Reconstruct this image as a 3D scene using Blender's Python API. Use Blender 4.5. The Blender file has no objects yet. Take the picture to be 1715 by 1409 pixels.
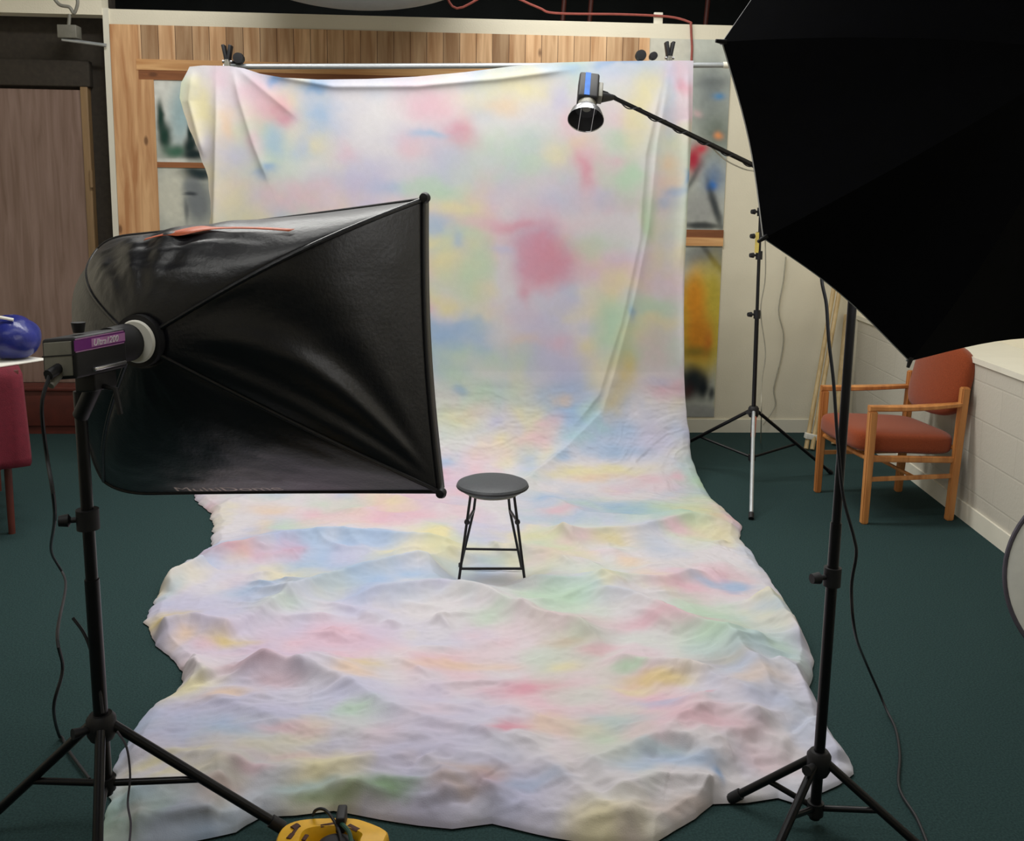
import bpy, bmesh, math, random
import numpy as np
from mathutils import Vector, Matrix
random.seed(4)
scn = bpy.context.scene
COL = scn.collection
PI = math.pi

# ------------------------------------------------------------------ camera (solved from the photograph's vanishing points)
H = 1.65; PITCH = math.radians(8.7); FPX = 1600.0; CX, CY = 857.5, 595.0
ROLL = math.radians(.85); YAW = math.radians(3.5)
fw = np.array([math.sin(YAW)*math.cos(PITCH), math.cos(YAW)*math.cos(PITCH), -math.sin(PITCH)])
r0 = np.array([math.cos(YAW), -math.sin(YAW), 0.0]); u0 = np.cross(r0, fw)
RT = r0*math.cos(ROLL)+u0*math.sin(ROLL); UP = -r0*math.sin(ROLL)+u0*math.cos(ROLL)
CAM = np.array([0, 0, H])
def ray(x, y): return fw+RT*(x-CX)/FPX-UP*(y-CY)/FPX
def F(x, y, z=0.0):                      # point of the horizontal plane z seen at a pixel
    d = ray(x, y); return Vector(CAM+d*(z-H)/d[2])
def W(x, y, Y):                          # point of the frontal plane Y seen at a pixel
    d = ray(x, y); return Vector(CAM+d*Y/d[1])
cd = bpy.data.cameras.new('camera'); cam = bpy.data.objects.new('camera', cd); COL.objects.link(cam)
cd.sensor_fit = 'HORIZONTAL'; cd.sensor_width = 36; cd.lens = FPX/1715*36
cd.shift_x = 0; cd.shift_y = -(704.5-CY)/1715; cd.clip_start = .02
m = Matrix((( RT[0], UP[0], -fw[0], 0), (RT[1], UP[1], -fw[1], 0), (RT[2], UP[2], -fw[2], H), (0, 0, 0, 1)))
cam.matrix_world = m; scn.camera = cam

# ------------------------------------------------------------------ materials
def lin(c):
    f = lambda v: v/12.92 if v <= .04045 else ((v+.055)/1.055)**2.4
    return tuple(f(v/255) for v in c)
def mat(name, rgb, rough=.6, metal=0, var=.12, scale=30, bump=0, bscale=200, stretch=None, sheen=0, rgb2=None, spec=.5, coat=0):
    m = bpy.data.materials.new(name); m.use_nodes = True; n = m.node_tree.nodes; l = m.node_tree.links
    b = n['Principled BSDF']; b.inputs['Roughness'].default_value = rough; b.inputs['Metallic'].default_value = metal
    b.inputs['Specular IOR Level'].default_value = spec; b.inputs['Sheen Weight'].default_value = sheen
    b.inputs['Coat Weight'].default_value = coat
    tc = n.new('ShaderNodeTexCoord'); mp = n.new('ShaderNodeMapping'); l.new(tc.outputs['Object'], mp.inputs[0])
    if stretch: mp.inputs['Scale'].default_value = stretch
    t = n.new('ShaderNodeTexNoise'); t.inputs['Scale'].default_value = scale; t.inputs['Detail'].default_value = 6
    l.new(mp.outputs[0], t.inputs[0])
    c = lin(rgb); r = n.new('ShaderNodeValToRGB'); e = r.color_ramp.elements
    c2 = lin(rgb2) if rgb2 else tuple(v*(1+var) for v in c); c1 = tuple(v*(1-var) for v in c) if not rgb2 else c
    e[0].position = .3; e[1].position = .7; e[0].color = (*c1, 1); e[1].color = (*c2, 1)
    l.new(t.outputs[0], r.inputs[0]); l.new(r.outputs[0], b.inputs['Base Color'])
    if bump:
        t2 = n.new('ShaderNodeTexNoise'); t2.inputs['Scale'].default_value = bscale; t2.inputs['Detail'].default_value = 4
        l.new(mp.outputs[0], t2.inputs[0])
        bp = n.new('ShaderNodeBump'); bp.inputs['Strength'].default_value = bump; bp.inputs['Distance'].default_value = .01
        l.new(t2.outputs[0], bp.inputs['Height']); l.new(bp.outputs[0], b.inputs['Normal'])
    return m
def wood(name, c1, c2, axis='z', plank=0, knots=True, rough=.5):
    """planks run along axis; grain noise is stretched along it, each plank has its own tone"""
    m = bpy.data.materials.new(name); m.use_nodes = True; n = m.node_tree.nodes; l = m.node_tree.links
    b = n['Principled BSDF']; b.inputs['Roughness'].default_value = rough
    tc = n.new('ShaderNodeTexCoord'); mp = n.new('ShaderNodeMapping'); l.new(tc.outputs['Object'], mp.inputs[0])
    mp.inputs['Scale'].default_value = {'z': (22, 22, 1.6), 'x': (1.6, 22, 22), 'y': (22, 1.6, 22)}[axis]
    t = n.new('ShaderNodeTexNoise'); t.inputs['Scale'].default_value = 1; t.inputs['Detail'].default_value = 5
    t.inputs['Distortion'].default_value = .6; l.new(mp.outputs[0], t.inputs[0])
    r = n.new('ShaderNodeValToRGB'); e = r.color_ramp.elements
    e[0].position = .32; e[1].position = .66; e[0].color = (*lin(c1), 1); e[1].color = (*lin(c2), 1)
    l.new(t.outputs[0], r.inputs[0]); out = r.outputs[0]
    if plank:
        sx = n.new('ShaderNodeSeparateXYZ'); l.new(tc.outputs['Object'], sx.inputs[0])
        d = n.new('ShaderNodeMath'); d.operation = 'DIVIDE'; d.inputs[1].default_value = plank
        l.new(sx.outputs['X' if axis == 'z' else 'Z'], d.inputs[0])
        fl = n.new('ShaderNodeMath'); fl.operation = 'FLOOR'; l.new(d.outputs[0], fl.inputs[0])
        wn = n.new('ShaderNodeTexWhiteNoise'); wn.noise_dimensions = '1D'; l.new(fl.outputs[0], wn.inputs['W'])
        mr = n.new('ShaderNodeMapRange'); mr.inputs['To Min'].default_value = .6; mr.inputs['To Max'].default_value = 1.15
        l.new(wn.outputs['Value'], mr.inputs['Value'])
        mx = n.new('ShaderNodeMix'); mx.data_type = 'RGBA'; mx.blend_type = 'MULTIPLY'; mx.inputs['Factor'].default_value = 1
        l.new(out, mx.inputs['A']); l.new(mr.outputs[0], mx.inputs['B']); out = mx.outputs['Result']
        fr = n.new('ShaderNodeMath'); fr.operation = 'FRACT'; l.new(d.outputs[0], fr.inputs[0])
        gt = n.new('ShaderNodeMath'); gt.operation = 'LESS_THAN'; gt.inputs[1].default_value = .035; l.new(fr.outputs[0], gt.inputs[0])
        mx2 = n.new('ShaderNodeMix'); mx2.data_type = 'RGBA'; l.new(gt.outputs[0], mx2.inputs['Factor'])
        l.new(out, mx2.inputs['A']); mx2.inputs['B'].default_value = (*lin((92, 60, 38)), 1); out = mx2.outputs['Result']
    if knots:
        v = n.new('ShaderNodeTexVoronoi'); v.inputs['Scale'].default_value = 1
        mp2 = n.new('ShaderNodeMapping'); mp2.inputs['Scale'].default_value = {'z': (7, 7, 3.2), 'x': (3.2, 7, 7), 'y': (7, 3, 7)}[axis]
        l.new(tc.outputs['Object'], mp2.inputs[0]); l.new(mp2.outputs[0], v.inputs[0])
        lt = n.new('ShaderNodeMapRange'); lt.inputs['From Min'].default_value = .06; lt.inputs['From Max'].default_value = .13
        lt.inputs['To Min'].default_value = .75; lt.inputs['To Max'].default_value = 0
        l.new(v.outputs['Distance'], lt.inputs['Value'])
        mx3 = n.new('ShaderNodeMix'); mx3.data_type = 'RGBA'; l.new(lt.outputs[0], mx3.inputs['Factor'])
        l.new(out, mx3.inputs['A']); mx3.inputs['B'].default_value = (*lin((96, 58, 34)), 1); out = mx3.outputs['Result']
    l.new(out, b.inputs['Base Color'])
    return m
def attr_mat(name, rough=.85, bump=.15, bscale=260, sheen=.0):
    m = bpy.data.materials.new(name); m.use_nodes = True; n = m.node_tree.nodes; l = m.node_tree.links
    b = n['Principled BSDF']; b.inputs['Roughness'].default_value = rough; b.inputs['Sheen Weight'].default_value = sheen
    b.inputs['Specular IOR Level'].default_value = .25
    a = n.new('ShaderNodeVertexColor'); a.layer_name = 'dye'; l.new(a.outputs[0], b.inputs['Base Color'])
    tc = n.new('ShaderNodeTexCoord'); t = n.new('ShaderNodeTexNoise'); t.inputs['Scale'].default_value = bscale; t.inputs['Detail'].default_value = 3
    l.new(tc.outputs['Object'], t.inputs[0]); bp = n.new('ShaderNodeBump'); bp.inputs['Strength'].default_value = bump
    bp.inputs['Distance'].default_value = .004; l.new(t.outputs[0], bp.inputs['Height']); l.new(bp.outputs[0], b.inputs['Normal'])
    return m
def block_mat(name, rgb):
    m = bpy.data.materials.new(name); m.use_nodes = True; n = m.node_tree.nodes; l = m.node_tree.links
    b = n['Principled BSDF']; b.inputs['Roughness'].default_value = .6
    uv = n.new('ShaderNodeUVMap'); uv.uv_map = 'uv'
    br = n.new('ShaderNodeTexBrick'); br.inputs['Scale'].default_value = 1; br.inputs['Brick Width'].default_value = .4
    br.inputs['Row Height'].default_value = .2; br.inputs['Mortar Size'].default_value = .006; br.inputs['Mortar Smooth'].default_value = .5
    l.new(uv.outputs[0], br.inputs[0])
    c = lin(rgb); br.inputs['Color1'].default_value = (*c, 1); br.inputs['Color2'].default_value = (*[v*.96 for v in c], 1)
    br.inputs['Mortar'].default_value = (*[v*.94 for v in c], 1); l.new(br.outputs['Color'], b.inputs['Base Color'])
    t = n.new('ShaderNodeTexNoise'); t.inputs['Scale'].default_value = 60; t.inputs['Detail'].default_value = 5; l.new(uv.outputs[0], t.inputs[0])
    ad = n.new('ShaderNodeMath'); ad.operation = 'SUBTRACT'; l.new(t.outputs[0], ad.inputs[0]); l.new(br.outputs['Fac'], ad.inputs[1])
    bp = n.new('ShaderNodeBump'); bp.inputs['Strength'].default_value = .3; bp.inputs['Distance'].default_value = .004
    l.new(ad.outputs[0], bp.inputs['Height']); l.new(bp.outputs[0], b.inputs['Normal'])
    return m
def emit(name, rgb, s):
    m = bpy.data.materials.new(name); m.use_nodes = True; b = m.node_tree.nodes['Principled BSDF']
    b.inputs['Base Color'].default_value = (*lin(rgb), 1); b.inputs['Emission Color'].default_value = (*lin(rgb), 1)
    b.inputs['Emission Strength'].default_value = s
    return m
M = dict(
 wall=mat('painted_wall', (230, 223, 202), .75, var=.03, scale=4, bump=.15, bscale=90),
 white=mat('white_paint', (226, 222, 206), .6, var=.03, scale=6),
 block=block_mat('painted_block', (198, 193, 180)),
 ceil=mat('dark_ceiling', (26, 30, 30), .9, var=.3, scale=3),
 carpet=mat('teal_carpet', (47, 68, 68), .95, var=.28, scale=160, bump=.6, bscale=420, spec=.1),
 black=mat('black_metal', (16, 16, 20), .35, .3, var=.2),
 blackp=mat('black_plastic', (14, 14, 19), .58, var=.2),
 rimgrey=mat('grey_binding', (74, 70, 80), .7),
 nylon=mat('black_nylon', (7, 8, 16), .40, var=.2, scale=20, bump=.1, bscale=90, spec=.62),
 brolly=mat('black_umbrella_cloth', (5, 6, 12), .85, var=.2, spec=.15),
 silver=mat('silver', (205, 205, 208), .25, .9, var=.05),
 lining=mat('silver_lining', (225, 225, 228), .45, .4, var=.04),
 alu=mat('brushed_tube', (190, 195, 198), .35, .6, var=.05),
 difw=emit('lit_diffuser', (255, 250, 244), .8),
 purple=mat('purple_label', (120, 30, 130), .4, var=.1),
 pinkl=mat('pink_label', (190, 130, 185), .4, var=.08),
 whitetxt=mat('white_print', (232, 226, 232), .5, var=.02),
 greyp=mat('grey_panel', (120, 118, 108), .5, var=.1),
 bluel=mat('blue_label', (30, 96, 180), .65, var=.15),
 orange=mat('orange_print', (196, 96, 60), .5, var=.15, scale=60),
 tan=mat('tan_print', (222, 202, 192), .5, var=.3, scale=60),
 vinyl=mat('grey_vinyl', (58, 62, 66), .45, var=.15, scale=120, bump=.2, bscale=300),
 uph=mat('rust_upholstery', (140, 64, 32), .9, var=.14, scale=180, bump=.35, bscale=350, sheen=.2, spec=.2),
 oak=wood('oak_frame', (168, 104, 52), (206, 142, 80), 'z', knots=False, rough=.4),
 plank=wood('painted_planks', (190, 142, 98), (236, 196, 152), 'z', plank=.115, rough=.7),
 board=wood('painted_board', (188, 132, 86), (232, 186, 136), 'z', rough=.7),
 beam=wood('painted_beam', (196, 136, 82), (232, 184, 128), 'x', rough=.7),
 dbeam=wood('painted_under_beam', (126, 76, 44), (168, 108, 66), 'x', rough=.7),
 door=wood('brown_door_wood', (118, 94, 82), (144, 120, 110), 'z', knots=False, rough=.38),
 doorf=wood('door_frame_wood', (120, 96, 66), (146, 118, 84), 'z', knots=False, rough=.45),
 dark=mat('dark_recess', (52, 46, 38), .8, var=.2),
 dred=mat('dark_red_wood', (84, 34, 24), .55, var=.2, scale=12),
 burg=mat('burgundy_cloth', (104, 20, 38), .85, var=.12, scale=40, bump=.3, bscale=250),
 bluev=mat('blue_vinyl', (30, 38, 112), .3, var=.25, scale=9, bump=.4, bscale=18),
 paper=mat('white_paper', (232, 230, 220), .7, var=.03),
 bamboo=wood('pale_pole_wood', (176, 150, 104), (206, 182, 136), 'z', knots=False),
 yellow=mat('yellow_plastic', (226, 172, 22), .38, var=.12, scale=25),
 slot=mat('brown_slot', (70, 34, 16), .7),
 gcord=mat('green_cord', (30, 74, 60), .5),
 rcord=mat('red_cord', (150, 72, 62), .6),
 wcord=mat('pale_cord', (170, 166, 150), .6),
 cord=mat('black_cord', (18, 20, 26), .55),
 tape=mat('red_tape', (176, 84, 60), .6),
 greyl=mat('pale_grey_bowl', (176, 180, 186), .6, var=.05),
 reflw=mat('white_reflector_cloth', (226, 226, 218), .7, var=.03),
 dye=attr_mat('tie_dyed_muslin'), mural=attr_mat('mural_paint', .7, .1, 120),
)

# ------------------------------------------------------------------ builders
def thing(name, label, cat, loc, group=None):
    o = bpy.data.objects.new(name, None); COL.objects.link(o); o.location = loc; o.empty_display_size = .1
    o['label'] = label; o['category'] = cat
    if group: o['group'] = group
    return o
def tag(o, label, cat, group=None):
    o['label'] = label; o['category'] = cat
    if group: o['group'] = group
    return o
def base(o):
    p = Vector((0, 0, 0))
    while o: p += o.location; o = o.parent
    return p
def finish(me, bm, name, material, parent, smooth, loc=None):
    o = bpy.data.objects.new(name, me)
    off = base(parent) if parent else (Vector(loc) if loc is not None else Vector((0, 0, 0)))
    if bm is not None:
        bmesh.ops.translate(bm, verts=bm.verts, vec=-off)
        bmesh.ops.recalc_face_normals(bm, faces=bm.faces)
        bm.to_mesh(me); bm.free()
    me.materials.append(material)
    for p in me.polygons: p.use_smooth = bool(smooth)
    COL.objects.link(o)
    if parent: o.parent = parent
    elif loc is not None: o.location = loc
    if smooth and smooth != 'all':
        try: me.set_sharp_from_angle(angle=math.radians(38))
        except Exception: pass
    return o
def obj(name, bm, material, parent=None, smooth=True, loc=None, label=None):
    o = finish(bpy.data.meshes.new(name), bm, name, material, parent, smooth, loc)
    if label: o['label'] = label
    return o
def struct(name, bm, material, smooth=False):
    o = obj(name, bm, material, None, smooth); o['kind'] = 'structure'; return o
def B(): return bmesh.new()
def add_box(bm, c, half, rot=None, bev=0):
    r = bmesh.ops.create_cube(bm, size=2); vs = r['verts']
    bmesh.ops.scale(bm, verts=vs, vec=half)
    if bev: 
        es = list({e for v in vs for e in v.link_edges})
        rr = bmesh.ops.bevel(bm, geom=es, offset=bev, segments=3, affect='EDGES', profile=.5)
        vs = list({v for f in rr['faces'] for v in f.verts} | {v for v in vs if v.is_valid})
    if rot is not None: bmesh.ops.transform(bm, matrix=rot.to_4x4(), verts=vs)
    bmesh.ops.translate(bm, verts=vs, vec=c)
    return bm
def box(x0, x1, y0, y1, z0, z1, bev=0):
    return add_box(B(), ((x0+x1)/2, (y0+y1)/2, (z0+z1)/2), (abs(x1-x0)/2, abs(y1-y0)/2, abs(z1-z0)/2), None, bev)
def smooth_path(pts, n=6):
    pts = [Vector(p) for p in pts]; out = []
    P = [pts[0]*2-pts[1]]+pts+[pts[-1]*2-pts[-2]]
    for i in range(1, len(P)-2):
        a, b, c, d = P[i-1:i+3]
        for k in range(n):
            t = k/n
            out.append(.5*((2*b)+(c-a)*t+(2*a-5*b+4*c-d)*t*t+(3*b-a-3*c+d)*t**3))
    out.append(pts[-1]); return out
def add_tube(bm, pts, r, seg=10, cap=True):
    pts = [Vector(p) for p in pts]; n = len(pts)
    rs = r if isinstance(r, (list, tuple)) else [r]*n
    t = (pts[1]-pts[0]).normalized(); a = t.orthogonal().normalized(); rings = []
    for i in range(n):
        tt = (pts[min(i+1, n-1)]-pts[max(i-1, 0)]).normalized()
        a = (a-tt*a.dot(tt)).normalized(); b = tt.cross(a)
        rings.append([bm.verts.new(pts[i]+(a*math.cos(2*PI*k/seg)+b*math.sin(2*PI*k/seg))*rs[i]) for k in range(seg)])
    for i in range(n-1):
        for k in range(seg): bm.faces.new((rings[i][k], rings[i][(k+1) % seg], rings[i+1][(k+1) % seg], rings[i+1][k]))
    if cap: bm.faces.new(rings[0][::-1]); bm.faces.new(rings[-1])
    return bm
def tube(pts, r, seg=10): return add_tube(B(), pts, r, seg)
def basis(axis, up=(0, 0, 1)):
    z = Vector(axis).normalized(); x = Vector(up).cross(z)
    if x.length < 1e-4: x = Vector((1, 0, 0)).cross(z)
    x.normalize(); y = z.cross(x)
    return Matrix((x, y, z)).transposed()
def add_lathe(bm, prof, origin=(0, 0, 0), axis=(0, 0, 1), seg=40, cap0=False, cap1=False):
    R = basis(axis); o = Vector(origin); rings = []
    for r, h in prof:
        if r < 1e-5: rings.append([bm.verts.new(o+R@Vector((0, 0, h)))])
        else: rings.append([bm.verts.new(o+R@Vector((r*math.cos(2*PI*k/seg), r*math.sin(2*PI*k/seg), h))) for k in range(seg)])
    for A, C in zip(rings, rings[1:]):
        for k in range(seg):
            k2 = (k+1) % seg
            if len(A) == 1: bm.faces.new((A[0], C[k2], C[k]))
            elif len(C) == 1: bm.faces.new((A[k], A[k2], C[0]))
            else: bm.faces.new((A[k], A[k2], C[k2], C[k]))
    if cap0: bm.faces.new(rings[0])
    if cap1: bm.faces.new(rings[-1])
    return bm
def lathe(*a, **k): return add_lathe(B(), *a, **k)
def grid_bm(P, nu, nv, close_u=False):
    bm = B(); V = [[bm.verts.new(P(i, j)) for i in range(nu)] for j in range(nv)]
    for j in range(nv-1):
        for i in range(nu-(0 if close_u else 1)):
            bm.faces.new((V[j][i], V[j][(i+1) % nu], V[j+1][(i+1) % nu], V[j+1][i]))
    return bm
def solid(o, t, off=-1):
    md = o.modifiers.new('s', 'SOLIDIFY'); md.thickness = t; md.offset = off; return o
def grid_mesh(name, X, Y, Z, colr, material, parent=None, keep=None):
    """numpy arrays of shape (nv, nu) -> mesh with the dye colour attribute"""
    nv, nu = X.shape; me = bpy.data.meshes.new(name)
    off = base(parent) if parent else Vector((0, 0, 0))
    co = np.stack([X-off.x, Y-off.y, Z-off.z], -1).reshape(-1, 3)
    idx = np.arange(nv*nu).reshape(nv, nu)
    q = np.stack([idx[:-1, :-1], idx[:-1, 1:], idx[1:, 1:], idx[1:, :-1]], -1).reshape(-1, 4)
    me.vertices.add(nv*nu); me.vertices.foreach_set('co', co.ravel().astype(np.float32))
    me.loops.add(q.size); me.loops.foreach_set('vertex_index', q.ravel().astype(np.int32))
    me.polygons.add(len(q)); me.polygons.foreach_set('loop_start', np.arange(0, q.size, 4, dtype=np.int32))
    me.update(calc_edges=True)
    a = me.color_attributes.new('dye', 'FLOAT_COLOR', 'POINT')
    a.data.foreach_set('color', np.concatenate([colr.reshape(-1, 3), np.ones((nv*nu, 1))], 1).ravel().astype(np.float32))
    return finish(me, None, name, material, parent, 'all')

# ------------------------------------------------------------------ numpy noise
_rs = np.random.RandomState(11); _T = _rs.rand(256, 256)
def vnoise(x, y):
    xi = np.floor(x).astype(int); yi = np.floor(y).astype(int); fx = x-xi; fy = y-yi
    fx = fx*fx*fx*(fx*(fx*6-15)+10); fy = fy*fy*fy*(fy*(fy*6-15)+10)
    g = lambda a, b: _T[a % 256, b % 256]
    return (g(xi, yi)*(1-fx)+g(xi+1, yi)*fx)*(1-fy)+(g(xi, yi+1)*(1-fx)+g(xi+1, yi+1)*fx)*fy
def fbm(x, y, o=4, s=0):
    v = 0; a = .5; t = 0
    for k in range(o):
        v = v+a*vnoise(x*2**k+17.3*k+s, y*2**k+9.1*k+s*1.7); t += a; a *= .5
    return v/t
def lina(c):
    c = np.asarray(c, float)/255; return np.where(c <= .04045, c/12.92, ((c+.055)/1.055)**2.4)

# ------------------------------------------------------------------ the room
YB = 6.966                                # face of the back wall
ZT = 2.963                                # its top
xL = W(184, 200, YB).x                    # its free left end
rwA, rwB = F(1482, 769), F(1649, 898)     # foot of the right wall
rdir = (rwB-rwA).normalized()
def RW(Y): return rwA+rdir*((Y-rwA.y)/rdir.y)
def onwall(x, y):                         # pixel -> point of the right wall's face
    d = Vector(ray(x, y)); nrm = Vector((rdir.y, -rdir.x, 0)); c = Vector(CAM)
    return c+d*((rwA-c).dot(nrm)/d.dot(nrm))
struct('floor', box(-3.9, 5.2, -2.2, 9.2, -.06, 0), M['carpet'])
struct('ceiling', box(-3.9, 5.2, -2.2, 9.2, 3.9, 3.98), M['ceil'])
cr = RW(YB)
struct('wall_back', box(xL, cr.x+1.2, YB, YB+.1, 0, ZT), M['wall'])
struct('trim_1', box(xL-.012, xL+.028, YB-.012, YB+.112, 0, ZT+.004), M['white'])
struct('wall_far', box(-3.9, 5.2, 8.9, 9.0, 0, 3.9), M['ceil'])
struct('wall_left', box(-3.9, -3.8, -2.2, 8.9, 0, 3.9), M['wall'])
struct('wall_front', box(-3.9, 5.2, -2.2, -2.1, 0, 3.9), M['wall'])
# right side: low block wall with a deep sill, upper wall set back
zl = (onwall(1609, 588).z+onwall(1712, 628).z)/2
def strip(name, z0, z1, off0, off1, material, uv=False):
    a, b = RW(YB), RW(-2.1); nrm = Vector((-rdir.y, rdir.x, 0))
    if nrm.x < 0: nrm = -nrm
    bm = B(); q = [a+nrm*off0, b+nrm*off0, b+nrm*off1, a+nrm*off1]
    lo = [bm.verts.new((p.x, p.y, z0)) for p in q]; hi = [bm.verts.new((p.x, p.y, z1)) for p in q]
    fs = [bm.faces.new(lo[::-1]), bm.faces.new(hi)]+[bm.faces.new((lo[i], lo[(i+1) % 4], hi[(i+1) % 4], hi[i])) for i in range(4)]
    if uv:
        L = bm.loops.layers.uv.new('uv')
        for f in fs:
            for lp in f.loops: lp[L].uv = (lp.vert.co.y+lp.vert.co.x*.3+3, lp.vert.co.z+.02)
    return struct(name, bm, material)
strip('wall_right', 0, zl-.03, 0, .45, M['block'], True)
strip('trim_2', zl-.03, zl, -.012, .47, M['white'])
strip('wall_right_upper', zl, 3.9, .42, .55, M['wall'])
strip('baseboard_right', 0, .1, -.012, 0, M['white'])
struct('baseboard_back', box(xL+.03, cr.x, YB-.012, YB, 0, .1), M['white'])
# left of the wall end: recess with a brown door
YD = 7.12
p0 = W(150, 150, YD); pl = W(176, 400, YD)
struct('wall_left_recess', box(-3.8, xL-.012, YD+.02, YD+.1, 0, 3.2), M['dark'])
zlt = W(60, 23, YB).z
struct('trim_3', box(-3.8, xL-.012, YB-.02, YB+.11, zlt, ZT+.3), M['wall'])
zdt = W(60, 150, YD).z
dl = struct('door_1', box(-3.62, W(146, 300, YD).x, YD-.03, YD+.015, .34, zdt, .004), M['door'])
x1 = W(146, 300, YD).x; x2 = W(158, 300, YD).x
obj('door_frame', box(x1, x2, YD-.05, YD+.02, .34, zdt+.02, .004), M['doorf'], dl)
obj('door_header', box(-3.62, x2+.02, YD-.05, YD+.02, zdt+.02, zdt+.2, .01), M['dark'], dl)
obj('hinge', tube([W(153, 300, YD-.06)+Vector((0, 0, .06)), W(153, 300, YD-.06)-Vector((0, 0, .06))], .012), M['doorf'], dl)
# low cabinet in front of the door
t = thing('low_cabinet', 'low dark red wooden cabinet on the carpet under the brown door', 'cabinet', (-3.0, 6.95, 0))
obj('body', box(-3.72, xL-.03, 6.88, YD-.06, .06, .32, .006), M['dred'], t)
obj('plinth', box(-3.70, xL-.05, 6.9, YD-.08, 0, .06), M['dred'], t)
obj('top_board', box(-3.74, xL-.02, 6.86, YD-.055, .32, .345, .005), M['dred'], t)
# sliding bracket under the lintel
t = thing('metal_bracket', 'grey metal track bracket fixed under the beam above the brown door', 'bracket', W(120, 55, 6.9))
a = W(98, 46, 6.93); b = W(178, 72, 6.93)
obj('rail', tube([W(104, 66, 6.93), W(178, 76, 6.93)], .012), M['alu'], t)
obj('plate', box(a.x, W(130, 46, 6.93).x, 6.9, 7.0, W(98, 64, 6.93).z, W(98, 42, 6.93).z, .005), M['greyp'], t)
obj('hanger', tube([W(115, 44, 6.93), W(115, 44, 6.93)+Vector((0, .04, .12))], .012), M['greyp'], t)
t = thing('hook', 'dark curved metal hook hanging at the top left above the door', 'hook', W(110, 10, 6.6))
obj('arm', tube(smooth_path([W(88, -6, 6.6), W(100, 8, 6.6), W(116, 12, 6.6), W(124, 22, 6.6), W(130, 6, 6.6), W(128, -8, 6.6)]), .011), M['greyp'], t)
obj('rod', tube([W(108, -6, 6.6), W(108, -6, 6.6)+Vector((0, 0, .9))], .008), M['greyp'], t)

# pale round bowl over the wall
c = W(595, -118, 6.3)
t = thing('hanging_bowl', 'large pale grey round bowl hanging above the mural wall at the top', 'ceiling lamp', c)
R_ = .84
obj('bowl', lathe([(1e-6, -.3)]+[(R_*math.sin(a*PI/2/16), -.3*math.cos(a*PI/2/16)) for a in range(1, 17)]+[(R_-.02, .01), (R_*.6, -.02), (1e-6, -.03)], c+Vector((0, 0, -.14)), seg=64), M['greyl'], t)
obj('cable', tube([c+Vector((0, 0, -.15)), Vector((c.x, c.y, 3.9))], .01), M['alu'], t)
# little things along the top of the partition
o = tag(obj('fixing_block', box(*sorted((W(1097, 30, 7.0).x, W(1112, 30, 7.0).x)), 7.034, 7.062, ZT, ZT+.09, .004), M['white'], loc=(0, 0, 0)),
        'small white block standing on top of the mural wall', 'block')
rc = smooth_path([W(740, 0, 7.0)+Vector((0, 0, .1)), W(765, 14, 7.02), W(830, 0, 7.02)+Vector((0, 0, .05)), W(900, 12, 7.02), W(930, 22, 7.02), W(1040, 24, 7.02), W(1120, 28, 7.02), Vector((W(1155, 36, YB-.012).x, YB+.0, ZT+.016)), W(1157, 42, YB-.014), W(1158, 60, YB-.014), W(1159, 80, YB-.014), W(1158, 104, YB-.014)], 5)
for p in rc:
    if p.y > YB-.005: p.z = max(p.z, ZT+.014)
tag(obj('red_cord', tube(rc, .0085, 8), M['rcord']), 'thin red cord over the top of the wall, hanging down beside the right clamp', 'cord')
for i, (px, w_) in enumerate([(940, .03), (985, .03), (1180, .05)]):
    p = W(px, 8, 7.9)
    tag(obj('ceiling_strut', tube([Vector((p.x, p.y, 2.9)), Vector((p.x+.06, p.y, 3.9))], .02), M['dred']), ['rust coloured strut in the dark above the wall, left of three', 'rust coloured strut in the dark above the wall, middle of three', 'rust coloured strut in the dark above the wall, near the umbrella'][i], 'strut', 'struts in the dark ceiling space')

# ------------------------------------------------------------------ the mural
YM = YB-.008
mx0 = W(190, 200, YM).x; mx1 = W(1222, 200, YM).x-.01; mz1 = W(400, 46, YM).z; mz0 = .12
mur = thing('wall_mural', 'painted mural of plank boards and a snowy window view on the back wall', 'mural', ((mx0+mx1)/2, YB, 0))
nu, nv = 430, 260
gx = np.linspace(mx0, mx1, nu); gz = np.linspace(mz1, mz0, nv); GX, GZ = np.meshgrid(gx, gz)
def m2(px, py): p = W(px, py, YM); return p.x, p.z
wx = (fbm(GX*5, GZ*5, 4, 3)-.5)*.04; wz = (fbm(GX*5, GZ*5, 4, 40)-.5)*.04
C3 = np.ones(GX.shape+(3,))*lina((176, 180, 172))
def blob(C3, px, py, rx, ry, rgb, s=1., p=2, ang=0, warp=1):
    cx, cz = m2(px, py); sc = .00435; a = math.radians(ang)
    dx = GX+wx*warp-cx; dz = GZ+wz*warp-cz
    u = (dx*math.cos(a)-dz*math.sin(a))/(rx*sc); v = (dx*math.sin(a)+dz*math.cos(a))/(ry*sc)
    k = s*np.exp(-np.maximum(u*u+v*v, 0)**(p/2)); k = k[..., None]
    return C3*(1-k)+lina(rgb)*k
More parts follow.
